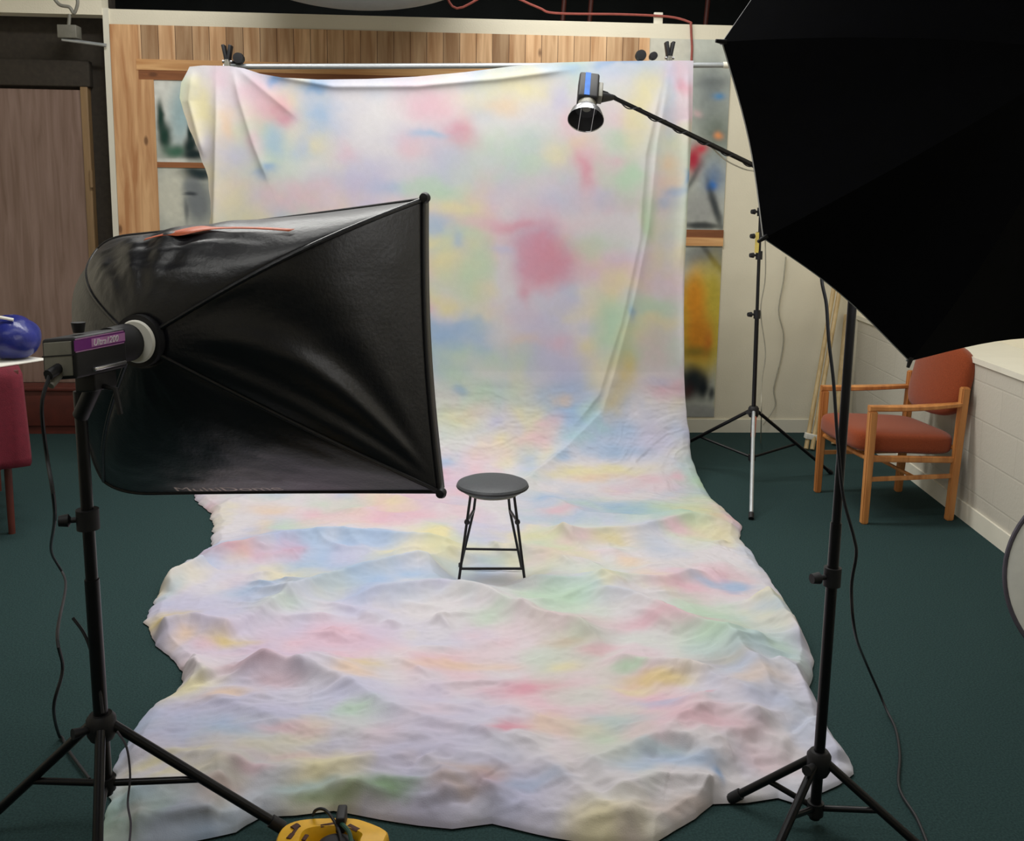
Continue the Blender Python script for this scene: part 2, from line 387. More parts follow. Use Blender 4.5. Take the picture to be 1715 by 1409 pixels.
left = [(300, 170, 60, 80, (214, 216, 210), 1, 6), (304, 190, 20, 50, (150, 182, 190), .85, 3, 10), (269, 195, 7, 26, (30, 60, 52), 1, 4), (275, 226, 12, 24, (30, 62, 52), 1, 4), (294, 252, 24, 12, (50, 100, 78), .95, 3), (318, 222, 5, 16, (26, 50, 48), 1, 4), (320, 244, 12, 18, (26, 46, 46), 1, 4), (328, 260, 20, 9, (26, 44, 46), 1, 4), (285, 268, 30, 5, (214, 216, 210), .9, 4),
        (325, 290, 34, 11, (32, 50, 54), 1, 6), (290, 330, 32, 50, (206, 206, 192), 1, 4), (322, 310, 18, 14, (130, 136, 138), 1, 4), (332, 338, 24, 34, (124, 130, 134), 1, 4), (320, 322, 12, 3, (60, 66, 72), .9, 4), (312, 352, 4, 20, (84, 90, 96), .7, 3)]
right = [(1100, 80, 60, 40, (190, 188, 176), 1, 8), (1185, 160, 50, 60, (150, 156, 152), 1, 6), (1190, 150, 20, 40, (112, 120, 122), .8), (1205, 160, 10, 5, (70, 130, 180), .9), (1195, 140, 28, 10, (96, 102, 104), .7), (1168, 190, 8, 6, (206, 176, 180), .9), (1200, 225, 40, 40, (96, 106, 98), .9), (1203, 228, 7, 6, (210, 140, 90), .95), (1162, 268, 16, 24, (168, 44, 62), 1, 3), (1175, 250, 10, 8, (190, 50, 66), .9),
         (1196, 300, 22, 30, (92, 116, 150), .9), (1193, 312, 8, 9, (40, 110, 190), 1, 3), (1175, 350, 34, 34, (150, 152, 150), 1, 4), (1160, 300, 6, 34, (70, 76, 78), .8, 2, 30), (1198, 345, 7, 44, (52, 58, 62), .95, 3, -18), (1175, 378, 34, 7, (50, 54, 56), .95, 4),
         (1190, 430, 50, 26, (120, 124, 122), 1, 4), (1196, 440, 5, 40, (60, 62, 64), .9, 3, -38), (1175, 540, 50, 100, (196, 176, 70), 1, 8), (1163, 500, 20, 46, (214, 140, 40), .95, 3), (1168, 560, 24, 46, (208, 130, 36), .9, 3), (1196, 480, 14, 50, (176, 160, 60), .7), (1185, 575, 8, 24, (196, 110, 40), .8), (1165, 590, 30, 10, (120, 110, 44), .8), (1160, 640, 26, 30, (30, 40, 44), 1, 4), (1176, 650, 10, 22, (26, 34, 40), 1, 3), (1152, 660, 10, 16, (70, 30, 34), .8), (1190, 660, 6, 12, (36, 44, 50), .9, 3), (1205, 640, 9, 50, (196, 186, 120), .8, 4), (1165, 692, 60, 14, (150, 152, 150), 1, 6), (1180, 706, 60, 8, (120, 122, 122), .6, 4)]
for b_ in left+right: C3 = blob(C3, *b_)
C3 = np.clip(C3*1.25, 0, .85)*(.9+.2*fbm(GX*30, GZ*30, 3, 8))[..., None]
grid_mesh('canvas', GX, np.full(GX.shape, YM), GZ, C3, M['mural'], mur)
def flat(name, a, b, m_, off, lab=None, th=.004):
    p, q = W(*a, YM), W(*b, YM)
    return obj(name, box(p.x, q.x, YM-off-th, YM-off, q.z, p.z), m_, mur, False, label=lab)
zt = mz1
zb0_ = W(400, 103, YM).z+.0005
obj('plank_border', box(W(191, 200, YM).x, W(237.5, 200, YM).x, YM-.006, YM-.001, .12, mz1), M['board'], mur, False, label='painted vertical board at the left edge')
obj('plank_border', box(W(232.2, 70, YM).x, W(1088, 70, YM).x, YM-.006, YM-.001, zb0_, mz1), M['plank'], mur, False, label='row of painted short planks along the top')
zb0 = W(400, 103, YM).z; zb1 = W(400, 121, YM).z; zb2 = W(400, 132, YM).z
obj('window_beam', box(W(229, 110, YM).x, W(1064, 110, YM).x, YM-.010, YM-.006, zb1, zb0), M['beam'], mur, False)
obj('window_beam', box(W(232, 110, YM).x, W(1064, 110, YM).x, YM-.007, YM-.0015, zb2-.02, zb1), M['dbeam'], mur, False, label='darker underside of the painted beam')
obj('window_post', box(W(238, 240, YM).x, W(262, 240, YM).x, YM-.007, YM-.0015, .12, zb2-.02), M['board'], mur, False)
obj('window_muntin', box(W(262, 240, YM).x, W(360, 240, YM).x, YM-.006, YM-.0015, W(300, 281, YM).z, W(300, 272, YM).z), M['dbeam'], mur, False)
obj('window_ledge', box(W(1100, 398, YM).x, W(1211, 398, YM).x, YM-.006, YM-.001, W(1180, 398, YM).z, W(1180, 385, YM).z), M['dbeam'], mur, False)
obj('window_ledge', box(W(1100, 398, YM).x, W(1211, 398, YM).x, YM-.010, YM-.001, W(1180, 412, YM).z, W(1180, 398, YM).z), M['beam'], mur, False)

# ------------------------------------------------------------------ the backdrop: one cloth from the crossbar over the floor
YH = 5.86; ZS = 2.62
prof = []                                                # (s, Y, z)
rad = .55
zc = rad; L1 = ZS-zc
def profile(s):
    """sheet profile: hang, quarter sweep, floor"""
    s = np.asarray(s, float); th = np.clip((s-L1)/rad, 0, PI/2)
    Y = np.where(s < L1, YH, YH-rad*(1-np.cos(th))); Z = np.where(s < L1, ZS-s, rad*(1-np.sin(th)))
    s2 = L1+rad*PI/2
    Y = np.where(s > s2, YH-rad-(s-s2), Y); Z = np.where(s > s2, 0, Z)
    nY = -np.cos(th); nZ = np.sin(th)
    return Y, Z, nY, nZ
_ss = np.linspace(0, 6.6, 6601); _PY, _PZ, _, _ = profile(_ss)
def sheet(px, py):
    d = ray(px, py); k = _PY/d[1]; g = H+d[2]*k-_PZ
    # first sample (from the camera side, i.e. large s) where the ray reaches the sheet
    sg = np.sign(g); ch = np.where(sg[:-1] != sg[1:])[0]
    if len(ch) == 0: i = int(np.argmin(abs(g)))
    else: i = ch[-1]
    return float(d[0]*k[i]), float(_ss[i])
Ledge = [(318, 112), (304, 140), (303, 165), (316, 210), (334, 255), (350, 298), (354, 340), (352, 392), (346, 520), (338, 640), (330, 740), (325, 812), (326, 838), (352, 862), (357, 880), (352, 930), (322, 945), (285, 968), (262, 1000), (243, 1045), (262, 1085), (285, 1105), (306, 1128), (303, 1158), (262, 1186), (225, 1225), (196, 1275), (186, 1330), (170, 1409), (160, 1450), (140, 1520)]
Redge = [(1161, 102), (1158, 200), (1150, 330), (1146, 430), (1144, 520), (1145, 620), (1149, 690), (1158, 760), (1172, 805), (1200, 845), (1243, 884), (1240, 905), (1262, 935), (1288, 970), (1318, 1020), (1345, 1065), (1360, 1110), (1358, 1135), (1352, 1160), (1372, 1195), (1388, 1225), (1412, 1262), (1428, 1288), (1432, 1310), (1430, 1340), (1425, 1420), (1425, 1500)]
Front = [(140, 1435), (300, 1418), (400, 1398), (445, 1372), (500, 1370), (570, 1362), (650, 1376), (720, 1386), (780, 1392), (850, 1383), (900, 1394), (960, 1406), (1060, 1420), (1150, 1416), (1205, 1375), (1222, 1350), (1280, 1348), (1330, 1340), (1370, 1350), (1420, 1318), (1432, 1300)]
Top = [(318, 112), (340, 110), (385, 111), (410, 115), (440, 124), (480, 131), (540, 134), (620, 133), (700, 129), (780, 121), (860, 111), (930, 105), (1000, 103), (1100, 102), (1161, 102)]
def table(pts, key):
    a = np.array([sheet(*p) for p in pts]); 
    return (a[:, 1], a[:, 0]) if key == 's' else (a[:, 0], a[:, 1])
ls, lx = table(Ledge, 's'); rs_, rx_ = table(Redge, 's')
fx, fs = table(Front, 'x'); tx, ts = table(Top, 'x')
def mono(s, x):
    o = np.argsort(s); return s[o], x[o]
ls, lx = mono(ls, lx); rs_, rx_ = mono(rs_, rx_); fx, fs = mono(fx, fs)
nu, nv = 520, 900
U, V = np.meshgrid(np.linspace(0, 1, nu), np.linspace(0, 1, nv))
xt = tx[0]+(tx[-1]-tx[0])*U[0]; s0 = np.interp(xt, tx, ts)
xf = fx[0]+(fx[-1]-fx[0])*U[0]; s1 = np.interp(xf, fx, fs)
S = s0+(s1-s0)*V
XL = np.interp(S, ls, lx); XR = np.interp(S, rs_, rx_)
# small crumples along the side edges
XL = XL+.018*(fbm(S*9, S*0+2, 3)-.5)+.02*(fbm(S*24, S*0+5, 2)-.5)*np.clip((S-L1)/.3, 0, 1); XR = XR+.02*(fbm(S*8, S*0+7, 3)-.5)*np.clip((S-L1)/.3, 0, 1)
X = XL+(XR-XL)*U
PY_, PZ_, NY, NZ = profile(S)
hang = np.clip(1-(S-L1+.1)/.5, 0, 1); flo = 1-hang
def dist(poly, X, S):
    P = np.array([sheet(*p) for p in poly]); best = np.full(X.shape, 9.); sgn = np.zeros(X.shape); tt = np.zeros(X.shape)
    L = np.r_[0, np.cumsum(np.hypot(*np.diff(P, axis=0).T))]
    for i in range(len(P)-1):
        a, b = P[i], P[i+1]; ab = b-a; n2 = ab@ab
        t = np.clip(((X-a[0])*ab[0]+(S-a[1])*ab[1])/n2, 0, 1)
        dx = X-(a[0]+t*ab[0]); ds = S-(a[1]+t*ab[1]); d = np.hypot(dx, ds)
        m_ = d < best; best = np.where(m_, d, best)
        sgn = np.where(m_, np.sign(ab[0]*(S-a[1])-ab[1]*(X-a[0])), sgn); tt = np.where(m_, (L[i]+t*math.sqrt(n2))/L[-1], tt)
    return best, sgn, tt
Hh = np.zeros(X.shape)
jx = (fbm(X*3, S*3, 3, 5)-.5)*.10; js = (fbm(X*3, S*3, 3, 25)-.5)*.10
HK = .95; jx *= .4; js *= .4
def ridge(poly, h, wn, wf, taper=.15, jit=1., pw=1.45):
    """fold: wn = width on the side right of / below the line (towards the camera for left-to-right lines), wf = far side"""
    P = np.array([sheet(*p) for p in poly]); mg = 4*max(wn, wf)+.06
    k = np.nonzero((S > P[:, 1].min()-mg) & (S < P[:, 1].max()+mg) & (X > P[:, 0].min()-mg) & (X < P[:, 0].max()+mg))
    if len(k[0]) == 0: return
    d, sg, t = dist(poly, X[k]+jx[k]*jit, S[k]+js[k]*jit)
    w = np.where(sg > 0, wn, wf)
    e = np.clip(np.minimum(t, 1-t)/taper, 0, 1); e = e*e*(3-2*e)
    mS = np.interp(S[k], [L1, 2.6, 4.7, 5.6], [1, 1.45, 1.45, .62])
    Hh[k] += (h*HK*mS)*np.exp(-np.maximum(np.hypot(d, .007)-.007, 0)/w*1.15)*(.1+.9*e)
# floor folds (left to right)
ridge([(330, 868), (450, 842), (640, 848), (760, 872), (880, 880)], .030, .07, .16)
ridge([(560, 862), (680, 884), (790, 925)], .020, .05, .12)
ridge([(900, 840), (980, 878), (1080, 892), (1180, 880)], .028, .06, .14)
ridge([(300, 962), (400, 945), (480, 925), (560, 920), (700, 934), (790, 930)], .055, .06, .15)
ridge([(900, 905), (960, 918), (1060, 908), (1160, 890), (1240, 892)], .045, .06, .15)
ridge([(840, 930), (960, 948), (1060, 940)], .02, .05, .1)
ridge([(400, 1072), (460, 1040), (540, 1003), (620, 984), (700, 968), (770, 978)], .060, .07, .14)
ridge([(560, 1030), (660, 1020), (740, 1018), (820, 1030), (890, 1062), (960, 1078), (1030, 1110)], .060, .065, .16)
ridge([(800, 985), (900, 1000), (1000, 1006), (1100, 1000), (1200, 975)], .042, .06, .14)
ridge([(960, 1020), (1050, 1040), (1130, 1075), (1210, 1105), (1270, 1170), (1300, 1215)], .070, .07, .16)
ridge([(345, 1142), (430, 1145), (520, 1158), (590, 1182), (650, 1220), (720, 1252), (800, 1270), (880, 1282), (960, 1290)], .06, .06, .17)
ridge([(1000, 1128), (1080, 1148), (1160, 1158), (1230, 1195), (1290, 1215)], .055, .06, .14)
ridge([(250, 1078), (320, 1068), (400, 1082)], .05, .05, .10)
ridge([(260, 1000), (300, 985), (350, 965)], .05, .07, .10)
ridge([(320, 1180), (380, 1200), (470, 1232), (600, 1262), (700, 1292)], .030, .06, .14)
ridge([(1100, 1290), (1130, 1250), (1180, 1225), (1240, 1235), (1290, 1262)], .07, .07, .13)
ridge([(1180, 1290), (1220, 1268), (1260, 1262), (1330, 1280)], .06, .07, .10)
ridge([(1270, 1020), (1310, 1060), (1345, 1110)], .06, .08, .10)
ridge([(1280, 1140), (1330, 1165), (1370, 1220)], .04, .06, .12)
ridge([(1330, 1240), (1380, 1262), (1415, 1290)], .06, .07, .10)
ridge([(950, 1330), (1020, 1300), (1090, 1280), (1160, 1285), (1205, 1325)], .075, .07, .12)
ridge([(1010, 1372), (1090, 1345), (1160, 1335), (1210, 1350)], .07, .05, .08)
ridge([(880, 1300), (930, 1330), (1000, 1380), (1080, 1410)], .06, .06, .10)
ridge([(300, 1335), (400, 1318), (500, 1322), (620, 1318), (720, 1300), (780, 1306), (840, 1318), (870, 1345)], .065, .06, .14)
ridge([(540, 1365), (640, 1345), (720, 1352), (790, 1340), (850, 1375)], .05, .06, .08)
ridge([(700, 1310), (735, 1330), (745, 1375)], .05, .05, .07)
ridge([(190, 1290), (260, 1288), (350, 1300), (430, 1325)], .05, .06, .12)
ridge([(200, 1360), (280, 1345), (340, 1352), (400, 1340)], .07, .06, .09)
ridge([(215, 1405), (300, 1392), (380, 1385)], .05, .05, .08)
ridge([(820, 1210), (880, 1225), (960, 1250), (1010, 1270)], .022, .03, .07)
ridge([(840, 1270), (900, 1290), (960, 1330)], .03, .04, .07)
ridge([(300, 1128), (322, 1142), (345, 1160)], .05, .05, .06)
for k in range(95):                                      # finer radiating creases
    x0_ = 380+random.random()*880; y0_ = 880+random.random()*420; L_ = 40+random.random()*110
    an = math.radians(random.uniform(-18, 32)); 
    ridge([(x0_, y0_), (x0_+L_*math.cos(an)*.5, y0_+L_*math.sin(an)*.5+random.uniform(-5, 5)), (x0_+L_*math.cos(an), y0_+L_*math.sin(an))], random.uniform(.009, .022), random.uniform(.012, .024), random.uniform(.03, .06), .45)
# hanging folds
HK = 1.
ridge([(1122, 118), (1100, 240), (1086, 380), (1062, 500), (1030, 620), (1008, 690), (965, 735), (905, 800)], .013, .022, .085, .1, .15)
ridge([(1110, 130), (1080, 260), (1070, 400), (1040, 540), (1002, 660), (950, 730)], .014, .09, .03, .1, .15)
ridge([(1124, 112), (1150, 200), (1146, 330), (1136, 470)], .018, .03, .05, .2, .15)
ridge([(1152, 112), (1150, 300), (1142, 480), (1144, 640)], .016, .03, .03, .1, .2)
ridge([(362, 108), (364, 200), (362, 300), (358, 460), (354, 560)], .04, .02, .06, .3, .1)
ridge([(388, 110), (402, 170), (424, 240), (452, 310)], .014, .02, .05, .2, .15)
ridge([(392, 110), (440, 150), (500, 200)], .009, .03, .05, .2, .15)
ridge([(325, 112), (318, 170), (344, 270)], .02, .03, .03, .2, .1)
ridge([(430, 122), (560, 146), (700, 145), (840, 132), (960, 116)], .014, .02, .035, .1, .05)
ridge([(960, 740), (900, 800), (830, 850)], .03, .05, .09, .3, .3)
# broad undulation and crumple
Hh += (.020*fbm(X*2.2, S*2.2, 3, 2)+.012*fbm(X*2+5, S*7, 3, 9))*flo*1.2+.008*fbm(X*3.2, S*1.0, 3, 4)*hang
an = fbm(X*2, S*2, 2, 60)*2.2-1.1
cr_ = 1-abs(2*fbm((X*np.cos(an*.3)+S*.3)*4.5, S*13-X*3.5*an, 4, 13)-1)
Hh += .011*(cr_-.6)*flo
Hh += .014*(1-abs(2*fbm(X*3.5+S*2.5, S*6-X*3, 4, 53)-1)**.8-.6)*np.clip((S-5.2)/1.0, 0, 1)
Hh += .006*(1-abs(2*fbm(X*14, S*26, 3, 33)-1))*flo
# keep clear under the stool feet, calm near the edge so the hem meets the carpet
edge = np.minimum(np.minimum(U*(XR-XL), (1-U)*(XR-XL)), (s1-S))
ek = np.clip(edge/.05, 0, 1)**.6
Hf = np.maximum(Hh, 0)
stool_c = (sheet(824, 990))
dst = np.hypot(X-stool_c[0], (S-sheet(824, 968)[1])); k = np.clip((dst-.16)/.12, 0, 1)
Hf = Hf*(1-flo*(1-k)*.85)
Hf = (.006+Hf*ek)*flo+Hh*hang
CXx = X; CYy = PY_+NY*Hf; CZz = PZ_+NZ*Hf
CZz = np.where(S > L1+rad*PI/2-.25, np.maximum(CZz, .005), CZz)
# dye
PALM = dict(P=(236, 196, 210), R=(226, 152, 172), B=(166, 196, 232), S=(96, 160, 222), Y=(238, 228, 180), O=(242, 210, 178), G=(196, 224, 198), L=(206, 204, 232), W=(236, 234, 236), T=(172, 206, 214), Q=(120, 170, 96), N=(206, 170, 140), M=(196, 140, 140), Z=(228, 204, 120))
blobs = """328 123 25 14 L .6;333 178 22 45 Y 1;369 131 14 25 P .8;372 209 14 26 O .9;341 248 14 26 L .8;455 178 34 26 R .8;480 196 18 14 R .8;425 160 36 28 P .8;424 240 18 28 P .8;532 148 28 12 S 1;466 134 16 7 S .8;543 192 34 40 B .9;452 281 14 10 S .9;436 296 12 9 S .7;458 234 18 24 B .8;513 253 20 20 B .7;535 245 13 14 Y .8;383 267 40 34 L .8;646 200 46 38 W .8;700 165 38 30 P .8;700 250 26 20 P .8;585 256 14 18 P .7;646 317 40 12 B .7;577 311 60 18 L .7;494 328 90 22 P .8;397 353 44 26 Y .7;693 317 26 14 G .7;618 284 60 26 L .6;500 290 50 20 W .5
764 222 22 26 R .9;790 243 28 18 R .6;722 174 40 28 P .8;722 230 24 7 B .8;812 163 50 28 Y .7;873 149 52 18 Y .8;834 182 28 14 O .6;940 154 28 28 L .9;966 216 30 40 P .7;1036 196 34 28 P .5;880 224 60 24 W .6;868 272 110 48 G .75;938 269 28 18 Y .7;739 320 38 22 G .9;761 353 30 14 Y .7;733 381 40 16 B .8;773 409 12 14 B .7;717 405 20 12 Y .9;747 445 30 18 Y .7;983 294 16 32 R .75;983 247 20 16 O .6;1005 336 28 18 L .8;1022 269 36 14 P .7;1055 297 20 34 G 1;1075 375 11 24 Q .6;1075 350 12 40 G .8;1030 227 24 14 G .6;1064 202 26 40 Y .9;1092 160 28 36 Y .9;1016 110 26 7 S .7;1050 112 20 6 S .7;943 118 44 9 B .7;1139 126 18 18 P .8;1146 157 13 14 R .8;1128 165 10 60 B .5;1120 269 18 18 O .8;1114 308 18 18 O .6;1142 303 7 12 S .9;1125 330 20 9 S .6;1106 345 16 10 B .8;896 370 80 18 P .7;868 378 28 9 R .7;910 412 58 28 R .9;924 437 44 24 R .85;879 442 20 20 R .7;812 373 38 11 P .9;980 448 30 20 P .6;1002 412 38 20 G .6;843 417 14 8 L .9;1114 384 24 60 L .4;896 473 30 14 P .7
909 459 44 18 R .8;877 490 12 14 R .8;746 505 36 13 Y 1;721 522 14 13 P .9;743 446 22 12 Y .6;752 555 50 16 B 1;793 543 28 11 B .9;784 577 30 14 B .8;727 596 22 30 B .6;830 599 60 28 G .75;752 621 24 16 G .8;762 643 14 9 S .5;834 658 50 24 G .6;768 699 34 18 Y .7;865 565 28 10 O .6;824 530 26 14 Y .5;934 571 30 16 P .8;934 602 60 26 L .7;890 530 40 24 L .6;949 512 28 14 L .6;1052 527 6 18 S .6;1046 627 22 32 Z .8;1021 671 22 22 Z .7;1002 624 22 30 Y .7;1096 537 38 14 Y .8;1065 565 28 20 Y .8;1087 509 30 12 G .6;1096 590 28 46 P .6;1118 659 28 14 P 1;1102 646 16 7 L .9;940 668 18 14 O .7;799 687 34 18 P .5;918 709 28 14 P .8;893 734 30 14 P .8;852 715 20 14 L .9;821 765 40 18 P .5;749 774 24 14 B .9;737 798 18 10 P .7;1005 718 20 12 T 1;971 740 24 12 T .9;943 768 22 11 B .9;990 690 18 18 G .6;1037 762 50 13 B .8;1096 743 40 20 L .8;965 799 42 11 Y 1;1040 799 46 11 Y .9;999 812 36 7 O .8;1083 812 28 7 P .8;1133 805 16 8 P .9;905 843 30 8 B .9;933 871 30 7 P .9
328 838 20 10 L .8;349 860 16 10 P .8;430 898 18 18 O .8;489 894 46 13 G .9;532 872 14 8 P .8;455 864 40 8 O .7;430 838 40 8 B .4;579 845 15 6 B .8;400 949 60 8 R .6;481 940 20 10 R .6;562 881 60 13 P .6;711 885 30 8 P .8;809 906 40 12 L 1;690 949 52 13 Y .8;592 953 30 16 L .7;438 1013 48 16 B .8;466 1008 18 12 S .35;264 1030 16 22 L .7;285 1000 18 14 T .5;690 987 40 7 B .9;732 1009 50 10 L .8;285 1058 30 13 Z .9;370 1089 46 9 Z .9;285 1089 20 8 O .8;323 1100 24 10 P .8;464 1038 40 10 G .5;562 1081 70 16 P .8;651 1077 40 14 L .6;562 1123 60 12 P .9;626 1132 40 8 Z .6;592 1153 46 14 O .8;775 1128 60 7 O .8;413 1153 46 8 M .45;455 1170 36 7 M .45;315 1175 40 12 Y .9;383 1192 40 10 O .8;881 1179 60 18 R .8;370 1251 80 20 B .7;477 1243 60 9 P .8;540 1272 60 12 L .8;851 1253 38 11 R .8;285 1302 60 9 Y .9;285 1332 50 8 Y .8;604 1226 44 16 G .8;690 1290 60 10 L .8;413 1319 30 8 P .7;370 1353 36 13 M .45;519 1349 50 10 T .8;540 1362 40 6 Q .6;640 1356 54 13 Q .8;796 1328 60 12 N .7;753 1353 40 10 N .6;230 1380 30 10 W .8;480 1290 60 8 P .5
1200 906 42 13 Y .9;1132 902 30 7 P .9;1030 923 40 9 Z .6;958 923 30 6 P .7;1056 958 22 9 O .8;1119 825 40 11 P .5;1205 992 42 7 B 1;1141 1004 36 6 P 1;1298 1055 30 15 B .6;1021 1009 26 9 Y .8;928 1021 60 13 G .8;834 1055 50 9 G .8;1141 1073 80 12 P 1;1070 1080 40 7 R .4;928 1068 60 12 P .5;949 1094 30 8 N .5;983 1113 30 9 R .5;928 1136 26 8 Y .8;1043 1149 24 7 G 1;1098 1166 50 8 Z .8;1056 1179 40 6 Y .8;1200 1141 60 16 N .45;1268 1183 50 14 O .6;843 1252 30 10 R .6;1098 1205 40 9 B .6;1034 1243 60 13 T .6;928 1251 44 13 O .7;1183 1240 50 18 R .55;1247 1262 50 16 R .4;1175 1196 15 5 R .9;1119 1315 70 14 B .9;1100 1300 50 8 T .8;1183 1335 12 9 S .8;906 1341 60 9 B .6;821 1341 30 12 M .4;1140 1380 50 12 N .4;1050 1372 60 10 W .7;1290 1300 60 20 P .5;1400 1290 20 30 L .5;1180 850 40 14 Y .4;1330 1100 20 30 L .5"""
wX = X+(fbm(X*4, S*4, 4, 71)-.5)*.16; wS = S+(fbm(X*4, S*4, 4, 91)-.5)*.16
n1 = fbm(X*1.9, S*1.9, 4, 101); n2 = fbm(X*1.9, S*1.9, 4, 131); n3 = fbm(X*2.2, S*2.2, 4, 161)
D3 = np.ones(X.shape+(3,))*lina((228, 223, 229))
def lay(k, rgb):
    global D3
    k = np.clip(k, 0, 1)[..., None]; D3 = D3*(1-k)+lina(rgb)*k
lay((n1-.53)*3.6, PALM['P']); lay((n2-.53)*3.4, PALM['L']); lay((n3-.55)*3.6, PALM['Y']); lay((.44-n1)*3.0, PALM['B']); lay((.44-n2)*3.0, PALM['G'])
for ln in blobs.replace('\n', ';').split(';'):
    a = ln.split()
    if len(a) < 6: continue
    px, py, rx, ry = map(float, a[:4]); c = sheet(px, py); e = sheet(px+rx, py)
    f1 = sheet(px, py-ry); f2 = sheet(px, py+ry); RX = abs(e[0]-c[0])*1.12; RS = max(abs(f2[1]-f1[1])/2, .02)*1.15
    q = ((wX-c[0])/RX)**2+((wS-c[1])/RS)**2
    brk = .55+.9*fbm(X*9, S*9, 3, px % 50)
    lay(np.exp(-q**1.2)*float(a[5])*np.clip(brk, 0, 1.15)*.8, PALM[a[4]])
D3 = D3*.77*(.975+.05*fbm(X*50, S*50, 2, 7))[..., None]
bd = grid_mesh('muslin_backdrop', CXx, CYy, CZz, D3, M['dye'])
tag(bd, 'pastel tie-dyed muslin backdrop hanging from the crossbar and spread over the carpet', 'backdrop')
def cloth_z(x, y):
    k = np.argmin((CXx-x)**2+(CYy-y)**2+(CZz > .5)*9); return float(CZz.ravel()[k])

# crossbar with its stands (behind the cloth) and clamps
ZBAR = None
bl = W(372, 104, 5.93); brr = W(1212, 109, 5.93)
t = thing('backdrop_support', 'long silver crossbar holding the tie-dyed backdrop, on slim black stands behind the cloth', 'backdrop stand', (0, 5.95, 0))
b0 = W(392, 112, 5.93); b1 = W(1211, 109, 5.93); 
obj('crossbar', tube([b0+Vector((-.06, 0, 0)), b1+Vector((.02, 0, 0))], .016, 14), M['alu'], t)
obj('end_cap', tube([b1+Vector((.0, 0, 0)), b1+Vector((.035, 0, 0))], .019, 14), M['white'], t)
for xx in (b0.x-.0, W(1100, 110, 5.98).x):
    zt_ = b0.z+.0
    obj('pole', tube([(xx, 5.98, .25), (xx, 5.98, zt_+.02)], .012), M['alu'], t)
    obj('bracket', box(xx-.02, xx+.02, 5.93, 5.995, zt_-.035, zt_+.035, .004), M['blackp'], t)
    for a_ in (-70, 90, 200):
        ra = math.radians(a_); obj('leg', tube([(xx, 5.98, .45), (xx+.28*math.cos(ra), 5.98+.28*math.sin(ra), .01)], .008), M['black'], t)
def clamp(px, py, label):
    p = W(px, py, 5.90); t = thing('spring_clamp', label, 'clamp', p, 'spring clamps on the crossbar')
    for s in (-1, 1):
        obj('handle', add_box(B(), p+Vector((s*.012, -.01, .045)), (.009, .03, .05), Matrix.Rotation(s*.18, 3, 'Y'), .004), M['blackp'], t)
        obj('jaw', add_box(B(), p+Vector((s*.008, -.025, -.03)), (.008, .016, .04), Matrix.Rotation(-s*.12, 3, 'Y'), .003), M['greyp'], t)
    obj('pivot', tube([p+Vector((-.028, -.02, 0)), p+Vector((.028, -.02, 0))], .009), M['silver'], t)
clamp(382, 104, 'black spring clamp at the left end of the crossbar')
clamp(1120, 98, 'black spring clamp at the right corner of the backdrop')
def knob(px, py, label, r=.03):
    p = W(px, py, 5.9); t = thing('stand_knob', label, 'knob', p)
    obj('grip', lathe([(1e-6, -.03), (r, -.028), (r*1.1, 0), (r, .028), (1e-6, .03)], p, (0, 1, 0), 18), M['blackp'], t)
    obj('shaft', tube([p, p+Vector((0, .09, 0))], .01), M['silver'], t)
knob(400, 98, 'black knob beside the left spring clamp, in front of the painted beam')
knob(1073, 93, 'larger black knob above the backdrop, left of the two by the right clamp', .03)
knob(1094, 94, 'smaller black knob above the backdrop, right of the two by the right clamp', .022)

# ------------------------------------------------------------------ stool
fl_, fr_ = F(766, 991, .012), F(881, 991, .012); bl_, brq = F(771, 951, .012), F(874, 953, .012)
sc = W(825, 812, (fl_.y+bl_.y)/2+.01)
zs = sc.z
t = thing('padded_stool', 'low round grey padded stool with thin black folding legs standing on the backdrop', 'stool', (sc.x, sc.y, .01))
rS = .159
pr = [(1e-6, -.022), (rS*.72, -.022), (rS*.86, -.018), (rS*.96, -.006), (rS, .004), (rS*.97, .013), (rS*.85, .021), (rS*.6, .026), (rS*.3, .028), (1e-6, .028)]
seat = obj('seat', lathe(pr, (sc.x, sc.y, zs-.004), seg=64), M['vinyl'], t)
obj('piping', add_tube(B(), [(sc.x+rS*.985*math.cos(a), sc.y+rS*.985*math.sin(a), zs-.005) for a in np.linspace(0, 2*PI, 49)], .004, 6), M['blackp'], seat)
obj('seat_plate', lathe([(1e-6, -.035), (rS*.72, -.035), (rS*.78, -.026), (1e-6, -.026)], (sc.x, sc.y, zs-.002), seg=40), M['greyp'], t)
zu = zs-.032
legs = []
for nm, foot, topx, dy in (('l', fl_, W(788, 833, sc.y-.06).x, -.06), ('r', fr_, W(861, 833, sc.y-.06).x, -.06), ('bl', bl_, W(798, 835, sc.y+.06).x, .06), ('br', brq, W(850, 835, sc.y+.06).x, .06)):
    tp = Vector((topx, sc.y+dy, zu)); kn = tp.lerp(foot, .27)+Vector(((1 if 'r' in nm else -1)*.004*(0 if dy < 0 else -2), 0, 0))
    lg = obj('leg', tube([tp, kn, foot], .0062, 10), M['black'], t)
    obj('foot_cap', tube([foot+Vector((0, 0, .022)), foot-Vector((0, 0, .002))], [.0085, .0095], 10), M['blackp'], lg)
    legs.append((tp, kn, foot))
def at(leg, z): a, b = leg[1], leg[2]; return a.lerp(b, (z-a.z)/(b.z-a.z))
z1 = W(824, 921, fl_.y+.07).z; z2 = W(824, 951, fl_.y+.03).z
obj('footrest_bar', tube([at(legs[0], z2), at(legs[1], z2)], .0058), M['black'], t)
zq = W(824, 921, bl_.y-.03).z
obj('footrest_bar', tube([at(legs[2], zq), at(legs[3], zq)], .0058), M['black'], t)
